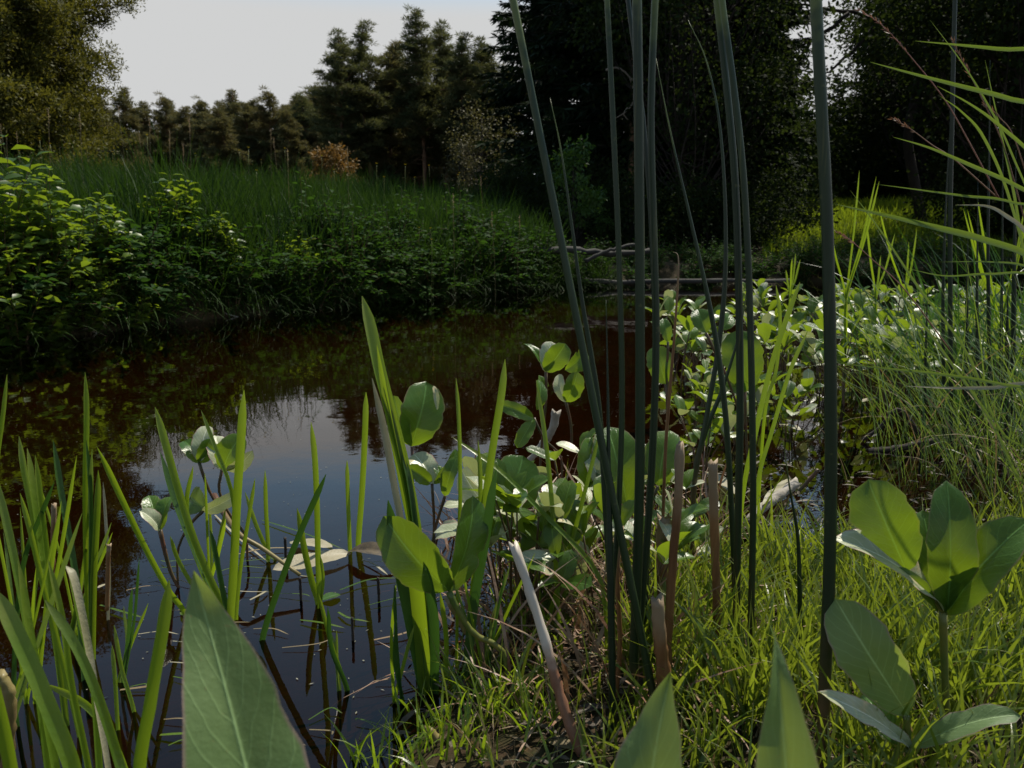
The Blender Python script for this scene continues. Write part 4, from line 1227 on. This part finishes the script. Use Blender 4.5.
rush('slim rush curving left at its foot behind the close pair', [(688, 20), (706, 60), (719, 120), (725, 200), (725, 280), (718, 350), (706, 420), (694, 490)], 6, 1.3, .05, tip=True)
rush('thickest dark rush standing alone right of centre', [(813, -80), (816, 0), (821, 100), (827, 220), (830, 340), (831, 460), (829, 580), (824, 700), (821, 800)], 15, .78, .03)
rush('thin green rush with a pointed tip left of the straight rush', [(550, 98), (561, 150), (571, 220), (582, 300), (592, 360), (600, 420), (606, 520), (612, 620), (616, 720)], 7, .95, .05, tip=True)
rush('short dark rush foot beside the straight rush at bottom centre', [(606, 300), (608, 400), (609, 500), (611, 600), (613, 740)], 9, .86, .05, 'rush_dark', tip=True)
rush('thin brown-tipped rush with a hooked end right of the thick pair', [(673, 252), (678, 256), (678, 280), (674, 340), (669, 400), (665, 460), (662, 560)], 4, 1.25, .03, 'cane', tip=True)
rush('short slanting green stalk behind the thickest rush', [(783, 440), (790, 490), (798, 540), (800, 610), (802, 660)][::1], 6, .98, .0, tip=True)
rush('slanting dark rush crossing behind the close pair', [(752, 255), (740, 330), (722, 390), (706, 430), (694, 480)], 6, 1.45, .0, 'rush', tip=True)
GR = 'thin dark rushes at the right edge'
for k, (pts, w, lb) in enumerate([([(958, -60), (955, 0), (952, 120), (950, 240), (951, 430)], 5, 'tallest thin dark rush at the right, leaving the top of the picture'), ([(990, 60), (989, 160), (988, 260), (990, 430)], 4, 'thin dark rush right of the tallest thin one'), ([(951, 110), (946, 200), (943, 300), (944, 420)], 4, 'thin dark rush just left of the tallest thin one'), ([(968, 230), (967, 300), (966, 430)], 5, 'short dark rush left of the dense right stand'), ([(978, 180), (977, 300), (978, 430)], 5, 'medium dark rush inside the dense right stand'), ([(1003, 120), (1002, 260), (1000, 440)], 4, 'dark rush behind the arching blades at the right'), ([(1016, 150), (1014, 280), (1012, 450)], 5, 'rightmost dark rush beside the picture edge'), ([(1008, 280), (1007, 350), (1006, 450)], 5, 'low dark rush near the right picture edge'), ([(928, 280), (926, 340), (924, 420)], 4, 'short leaning dark rush left of the right stand')]):
    rush(lb, pts, w, 2.1 + .06 * (k % 4), 0, 'rush_dark', group=GR, tip=(k > 0))
# upright green blades behind the bogbean bed
for k, (cx, cy, n_, hh, d) in enumerate([(846, 300, 4, 120, 2.9), (905, 300, 3, 90, 3.3), (876, 300, 3, 70, 3.6), (1000, 330, 7, 150, 2.8), (790, 300, 4, 45, 4.2), (500, 0, 0, 0, 1)][:5]):
    bl = []
    for q in range(n_):
        a = rng.uniform(-.28, .28); h = hh * rng.uniform(.6, 1.1)
        bl.append(([(cx + a * h * 1.1, cy - h), (cx + a * h * .6, cy - h * .5), (cx, cy), (cx + rng.uniform(-2, 2), cy + 60)], 2.2, d, rng.uniform(-.05, .05), rng.uniform(-40, 40)))
    sedge(['fan of upright blades just right of the thickest rush', 'fan of thin upright blades before the sunlit glade', 'short fan of blades between two taller fans', 'tall fan of blades behind the arching right tussock', 'tiny fan of blades at the far rim of the bogbean bed'][k], bl, group='upright fans of blades around the bogbean bed')
sedge('pair of yellow-green blades slanting over the bogbeans left of the thickest rush', [([(800, 282), (786, 320), (770, 370), (756, 430), (742, 500)], 6, 1.3, .05, 10), ([(776, 285), (780, 320), (776, 370), (764, 420)], 4, 1.5, .05, 10), ([(808, 330), (790, 370), (772, 430), (758, 480), (750, 560)], 5, 1.2, .05, 10)])

# ------------------------------------------------------------------ right tussock with arching blades
tus = thing('grass_tussock', 'big grass tussock at the right edge with long arching blades and reddish seed stalks', 'tussock', (1.18, 1.75, 0))
n = 300
rt = np.stack([rng.normal(1.22, .14, n), rng.normal(1.85, .22, n), np.zeros(n) - .01], -1)
az = rng.normal(math.pi * .93, 1.15, n)
mb = MB()
many_blades(mb, rt, rng.uniform(.3, .75, n), rng.uniform(.0016, .0032, n), az, rng.uniform(.1, .5, n), rng.uniform(.3, 1.6, n), 9)
mb.build('foliage', M['blade_light'], tus)
mb = MB()
many_blades(mb, rt[:40] + [0, .05, 0], rng.uniform(.2, .6, 40), rng.uniform(.002, .004, 40), az[:40] + .3, rng.uniform(.2, .7, 40), rng.uniform(.6, 2.0, 40), 9)
mb.build('dry_blades', M['straw'], tus)
big = [([(835, 204), (880, 214), (930, 226), (985, 240), (1040, 262), (1120, 330), (1180, 480)], 10, 1.05, -.05, 10),
       ([(915, 41), (960, 45), (1000, 49), (1060, 56), (1150, 120), (1220, 400)], 6, 1.0, 0, 20),
       ([(870, 62), (910, 73), (960, 86), (1010, 99), (1070, 122), (1160, 240), (1200, 440)], 7, 1.05, 0, 10),
       ([(893, 137), (930, 148), (970, 165), (1020, 188), (1080, 230), (1160, 400)], 6, 1.1, 0, 20),
       ([(937, 86), (970, 104), (1000, 126), (1040, 165), (1090, 250), (1120, 430)], 5, 1.15, 0, 10),
       ([(875, 184), (920, 190), (965, 196), (1010, 202), (1060, 230), (1120, 400)], 4, 1.2, 0, 20),
       ([(955, 205), (985, 206), (1004, 215), (1030, 240), (1060, 320), (1080, 470)], 7, 1.2, 0, 30, 'blade_pale'),
       ([(830, 362), (880, 368), (940, 374), (1000, 384), (1050, 400), (1100, 480)], 5, 1.25, -.1, 10),
       ([(905, 386), (950, 388), (990, 388), (1040, 388), (1090, 450)], 6, 1.3, -.1, 30, 'blade_pale'),
       ([(930, 20), (960, 60), (985, 100), (1010, 150), (1050, 260), (1080, 450)], 3, 1.2, 0, 10),
       ([(985, 60), (1000, 130), (1015, 200), (1030, 300), (1050, 470)], 4, 1.3, 0, 10),
       ([(940, 96), (962, 112), (984, 138), (1010, 200), (1040, 320)], 4, 1.25, 0, 10),
       ([(905, 268), (945, 276), (990, 274), (1040, 280), (1090, 350)], 4, 1.3, 0, 20),
       ([(940, 262), (990, 262), (1030, 268), (1080, 300), (1120, 420)], 4, 1.2, 0, 20),
       ([(880, 262), (905, 300), (945, 355), (990, 420), (1020, 480)], 5, 1.5, 0, 20),
       ([(850, 190), (880, 230), (920, 290), (965, 350), (1000, 430)], 4, 1.55, 0, 20)]
for b in big:
    pts, w, db, dt, roll = b[:5]
    pp = [P(a, c, db + (dt if i == 0 else 0)) for i, (a, c) in enumerate(pts)][::-1]
    e = np.array([1.18 + rng.normal(0, .05), 1.65 + rng.normal(0, .1), -.02])
    pp = smooth_path([e, (e * .5 + pp[0] * .5) + [0, 0, .05]] + pp, 30)
    mb = MB()
    fc = facing(pp[20], R(roll), pp[-1] - pp[8])
    ribbon(mb, pp, .62 * w / F * db, fc, .4, 0, twist=rng.uniform(-.3, .3), wprof=lambda t: np.minimum(1, (1 - t) * 3.2 + .02) ** .8)
    mb.build('blade', M[b[5] if len(b) > 5 else 'blade_light'], tus)
for pts in ([(860, 10), (885, 28), (915, 62), (945, 100), (968, 140), (1000, 200)], [(952, 40), (965, 65), (985, 105), (1005, 150), (1030, 240)], [(892, 118), (912, 130), (932, 145), (955, 160), (1000, 200)], [(836, 232), (850, 240), (875, 262), (905, 290), (950, 350)], [(985, 105), (1000, 118), (1015, 140), (1040, 220)]):
    mb = MB(); d = 1.3
    pp = smooth_path([P(a, b, d) for a, b in pts], 18)
    tube(mb, pp, np.linspace(.0005, .0012, 18), 5)
    m = 34; uu = rng.uniform(0, .35, m)
    b = np.stack([np.interp(uu, np.linspace(0, 1, 18), pp[:, q]) for q in range(3)], -1)
    D = norm(pp[0] - pp[6]) + rdir(m) * .5
    many_twigs(mb, b, D, rdir(m), rng.uniform(.006, .012, m), .0016)
    mb.build('seed_stalk', M['seed'], tus)
tus2 = thing('grass_tussock', 'second tussock of fine grass behind the right bank water, below the arching blades', 'tussock', (1.75, 2.7, 0))
n = 240
rt = np.stack([rng.normal(1.75, .2, n), rng.normal(2.7, .3, n), np.zeros(n) - .01], -1)
mb = MB(); many_blades(mb, rt, rng.uniform(.3, .8, n), rng.uniform(.004, .008, n), rng.normal(math.pi, 1.2, n), rng.uniform(.05, .4, n), rng.uniform(.2, 1.3, n), 7)
mb.build('foliage', M['blade_dark'], tus2)

# ------------------------------------------------------------------ near bank grass, moss bits, litter
def near_grass(name, n, hr, wr, label, mat, dmin, dmax, pxmin, pxmax, seg=5, lean=.35, bend=1.3, dens=None):
    d = rng.uniform(dmin, dmax, n * 2); px = rng.uniform(pxmin, pxmax, n * 2)
    x = (px - 512) / F * d
    ok = (height(x, d) > -.02)
    if dens is not None: ok &= dens(x, d, px)
    ok &= (wob(x, d, 23.) + .6 * wob(x, d, 51., 1) > .05) | (rng.random(len(x)) < .22)
    x, d = x[ok][:n], d[ok][:n]; m = len(x)
    root = np.stack([x, d, height(x, d) - .005], -1)
    mb = MB()
    many_blades(mb, root, rng.uniform(*hr, m) * (.8 + .3 * wob(x, d, 9.)), rng.uniform(*wr, m), rng.uniform(0, 6.28, m), rng.uniform(0, lean, m), rng.uniform(.1, bend, m), seg)
    return tag(mb.build(name, mat), label, 'grass', None, 'stuff')


thick = lambda x, d, px: rng.random(len(x)) < np.clip((px - 540) / 140, .45, 1) * np.where(px > 680, 1, .6) * np.where(px < 500, .45, 1)
near_grass('bank_turf', 3900, (.05, .19), (.0024, .0052), 'short bright green grass covering the near bank', M['grass'], .68, 1.75, 430, 1080, dens=thick)
near_grass('tall_bank_grass', 1300, (.12, .24), (.003, .0062), 'taller grass blades sprouting through the near turf', M['grass'], .85, 1.36, 640, 1090, 7, .4, 1.2)
near_grass('dead_grass', 900, (.04, .14), (.0015, .003), 'dry straw-coloured blades in the near turf', M['straw'], .68, 1.7, 460, 1080, 5, 1.0, 1.4)
near_grass('margin_grass', 520, (.05, .13), (.002, .004), 'thin grass blades at the muddy water margin', M['blade'], .8, 1.2, 300, 560, 5, .5, 1.3)
# brown tangle of last year's stems round the rush feet
n = 800
d = rng.uniform(.9, 1.75, n); px = rng.uniform(440, 735, n); x = (px - 512) / F * d
mb = MB()
many_blades(mb, np.stack([x, d, np.maximum(height(x, d), -.03)], -1), rng.uniform(.06, .24, n), rng.uniform(.002, .006, n), rng.uniform(0, 6.28, n), rng.uniform(.2, 1.4, n), rng.uniform(.2, 1.2, n), 6)
M['tangle'] = leafmat('brown_tangle', (.16, .07, .03), (.34, .25, .16), (.2, .1, .04), .15, .5, scale=14, rand=.1)
tag(mb.build('dead_tangle', M['tangle']), 'tangle of last year\'s brown and pale stems round the rush feet', 'dead stems', None, 'stuff')
# litter on the mud
n = 2600
d = rng.uniform(.7, 2.6, n); px = rng.uniform(380, 1060, n); x = (px - 512) / F * d
z = height(x, d); ok = z > -.10
x, d, z = x[ok], d[ok], z[ok]; m = len(x)
mb = MB()
D = rdir(m); D[:, 2] *= .15
many_leaves(mb, np.stack([x, d, np.maximum(z, -.0) + .006], -1), D, rdir(m, 3), rng.uniform(.008, .05, m), rng.uniform(.002, .008, m))
tag(mb.build('leaf_litter', M['litter']), 'brown dead stems and leaf bits on the muddy margin', 'litter', None, 'stuff')
n = 1200
d = rng.uniform(.9, 1.0, n) * np.exp(rng.uniform(0, 1.9, n)); px = rng.uniform(-20, 1020, n); x = (px - 512) / F * d
ok = height(x, d) < -.01; x, d = x[ok], d[ok]; m = len(x)
mb = MB(); D = rdir(m); D[:, 2] = 0
many_twigs(mb, np.stack([x, d, np.full(m, .0015)], -1), D, np.tile([[0, 0, 1.]], (m, 1)), rng.uniform(.002, .008, m), rng.uniform(.001, .003, m))
tag(mb.build('floating_specks', M['speck']), 'scattered tiny specks drifting on the water', 'specks', None, 'stuff')
# submerged / floating strands, single things
STR = [((215, 515), (268, 562)), ((262, 520), (345, 550)), ((70, 612), (85, 604)), ((100, 605), (144, 618)), ((300, 548), (230, 556)), ((205, 620), (180, 612)), ((362, 560), (388, 575)), ((338, 612), (370, 622)), ((374, 640), (420, 620)), ((300, 620), (345, 628)), ((120, 690), (146, 684)), ((340, 590), (400, 578)), ((250, 600), (268, 590)), ((160, 735), (200, 733))]
for _ in range(34):
    a = (rng.uniform(110, 440), 560 + 190 * rng.random() ** 1.3); an = rng.uniform(-.5, .5); l = rng.uniform(15, 60)
    b = (a[0] + l * math.cos(an), a[1] + l * .45 * math.sin(an))
    g = P(*a, gd(a[1]))
    if hz(g[0], g[1]) < -.01 and a[0] > 110: STR.append((a, b))
for k, (a, b) in enumerate(STR):
    d1, d2 = gd(a[1], .004), gd(b[1], .004)
    p1, p2 = P(*a, d1), P(*b, d2)
    mb = MB()
    mid = (p1 + p2) / 2 + np.array([rng.normal(0, .008), rng.normal(0, .008), .002])
    ribbon(mb, smooth_path([p1, mid, p2], 12), .0045 if k < 14 else .0022, (0, 0, 1), .2, 0)
    o = mb.build('floating_strand', M['blade_pale' if k % 3 == 0 else 'straw'] if k % 2 == 0 else M['blade'])
    tag(o, 'thin dead strand of grass floating on the dark water', 'strand', 'floating strands of dead grass')

# floating leaves
def flat_leaf(label, base, tip, w, mat, z=.006, tiltx=0., curl=.04, fold=.2):
    d1, d2 = gd(base[1], z), gd(tip[1], z)
    p0, p1 = P(*base, d1), P(*tip, d2)
    mb = MB(); leaf_grid(mb, p0, p1, w, (0, tiltx, 1), fold, curl, 0, 16, 8, wpow=(.5, .55), seed=int(base[0]))
    return tag(mb.build('floating_leaf', M[mat]), label, 'leaf', 'dead leaves lying on the water')


flat_leaf('long pale cream leaf floating behind the club-like sedge blade', (272, 570), (350, 553), .042, 'blade_pale', .01, -.35)
flat_leaf('dull olive leaf floating half under the cream one', (332, 548), (290, 542), .035, 'blade_pale', .006)
flat_leaf('curled brown leaf with a pale rim floating beside the cream leaf', (348, 552), (398, 560), .04, 'litter', .012, -.2, .12, .5)
flat_leaf('small round green leaf floating in front of the cream leaf', (322, 600), (340, 594), .024, 'bogbean', .004)
flat_leaf('tiny pale leaf floating near the left blades', (98, 588), (106, 584), .008, 'blade_pale', .004)
flat_leaf('pale dead leaf on the mud at the foot of the slanting stick', (548, 740), (575, 748), .02, 'straw', .03)
for k, (a, b, w) in enumerate([((760, 506), (792, 480), .02), ((880, 398), (862, 402), .03), ((740, 500), (700, 470), .03), ((800, 430), (780, 424), .03), ((690, 520), (672, 506), .02)]):
    flat_leaf(['pale leaf blade between close pair and thickest rush', 'whitish dead leaf under the bogbean bed', 'pale dead leaf behind the cut canes', 'pale leaf lying in the shallows left of the thickest rush', 'small pale leaf left of the cut canes'][k], a, b, w, 'blade_pale', .02)

# cut canes, sticks and creeping stems
def stick(label, pts, w0, w1, d, mat, name='cut_cane', cat='stick', dt=0., knots=0, group=None):
    m = len(pts)
    pp = smooth_path([P(a, b, d + dt * i / (m - 1)) for i, (a, b) in enumerate(pts)][::-1], 22)
    rad = np.linspace(w1, w0, 22) / F * d * .5 * (1 + .06 * rng.normal(size=22))
    for k in range(knots): rad[rng.integers(2, 20)] *= 1.22
    mb = MB(); tube(mb, pp, rad, 12, rough=.07, ragged=1.1)
    o = mb.build(name, M[mat], None, origin=pp[0])
    return tag(o, label, cat, group)


GC = 'cut brown canes among the rushes'
stick('short blunt brown cane with a cut top just left of the slender orange one', [(657, 600), (660, 640), (664, 680), (666, 740)], 14, 15, .86, 'cane', knots=2, group=GC)
stick('thin orange-brown cane rising behind the blunt cane', [(680, 444), (678, 500), (673, 560), (668, 640), (668, 720)], 9, 9, .90, 'cane', knots=2, group=GC)
stick('straight pale brown cane with frayed top left of the close pair of rushes', [(713, 462), (714, 520), (716, 580), (719, 660)], 10, 8, .98, 'cane', knots=1, group=GC)
stick('dull brown cane half hidden behind the orange-brown one', [(664, 520), (662, 570), (656, 640), (654, 690)], 14, 12, 1.1, 'cane', knots=1, group=GC)
stick('thin light cane between the leaning rush and the short dark rush', [(622, 528), (617, 570), (620, 640), (616, 700)], 5, 5, .92, 'cane', group=GC)
stick('cane lying at the foot of the grey-green leaf at the bottom centre', [(664, 735), (680, 750), (694, 766), (705, 790)], 12, 14, .86, 'cane', knots=3)
stick('slanting stick, whitish above and red-brown below, at the centre bottom', [(514, 545), (530, 592), (545, 640), (556, 680), (568, 720), (584, 758)], 10, 11, .88, 'stick', 'slanting_stick', dt=-.07, knots=2)
stick('pale broken stick lying in the water between the close pair and the thickest rush', [(796, 483), (780, 495), (762, 508), (748, 522)], 10, 9, 1.78, 'dead_wood', 'broken_stick', dt=-.15)
stick('dark thin stick bent like an elbow under the bogbean bed', [(960, 450), (930, 446), (900, 410), (880, 428), (862, 440)], 5, 4, 2.3, 'bark', 'broken_stick')
stick('dark branch lying in the shallows below the bogbean bed', [(870, 452), (900, 448), (940, 440), (975, 438)], 8, 5, 2.2, 'bark', 'broken_stick')
stick('reddish twig rising from the shallows right of the close pair', [(818, 470), (800, 490), (778, 512)], 4, 4, 1.8, 'petiole', 'broken_stick')
stick('thick dark red creeping stem running from the V-leaved bogbean into the mud', [(449, 600), (470, 632), (500, 656), (530, 664), (565, 672)], 9, 12, 1.06, 'rhizome', 'rhizome', 'creeping stem', knots=3)
stick('knobbly red and green creeping stem at the left edge', [(0, 676), (8, 690), (10, 715), (8, 745), (4, 800)], 13, 12, .72, 'rhizome', 'rhizome', 'creeping stem', knots=5)
stick('pale creeping stem half buried at the bottom centre', [(428, 730), (440, 742), (455, 752), (470, 775)], 11, 13, .86, 'rhizome', 'rhizome', 'creeping stem', knots=3)
stick('whitish root tangle under the bogbean cluster', [(556, 412), (552, 430), (540, 448), (528, 462)], 9, 6, 1.75, 'dead_wood', 'rhizome', 'creeping stem', knots=4)
for k, (px, y0, y1) in enumerate([(53, 505, 580), (108, 545, 580)]):
    stick(['pale dead upright stalk left of the straight pair of blades', 'short pinkish dead stalk right of the straight pair of blades'][k], [(px + 1, y0), (px, (y0 + y1) / 2), (px - 1, y1 + 30)], 5, 4, 1.05, 'cane', 'dead_stalk')
# submerged dark stalks seen as short stubs with reflections
for k, (px, py) in enumerate([(352, 640), (378, 600), (285, 560), (300, 600)]):
    d = gd(py)
    stick('thin dark stub of an old stalk poking out of the open water', [(px, py - 22), (px + 1, py), (px + 1, py + 12)], 3, 3, d, 'bark', 'dead_stalk', group='old stubs in the open water')
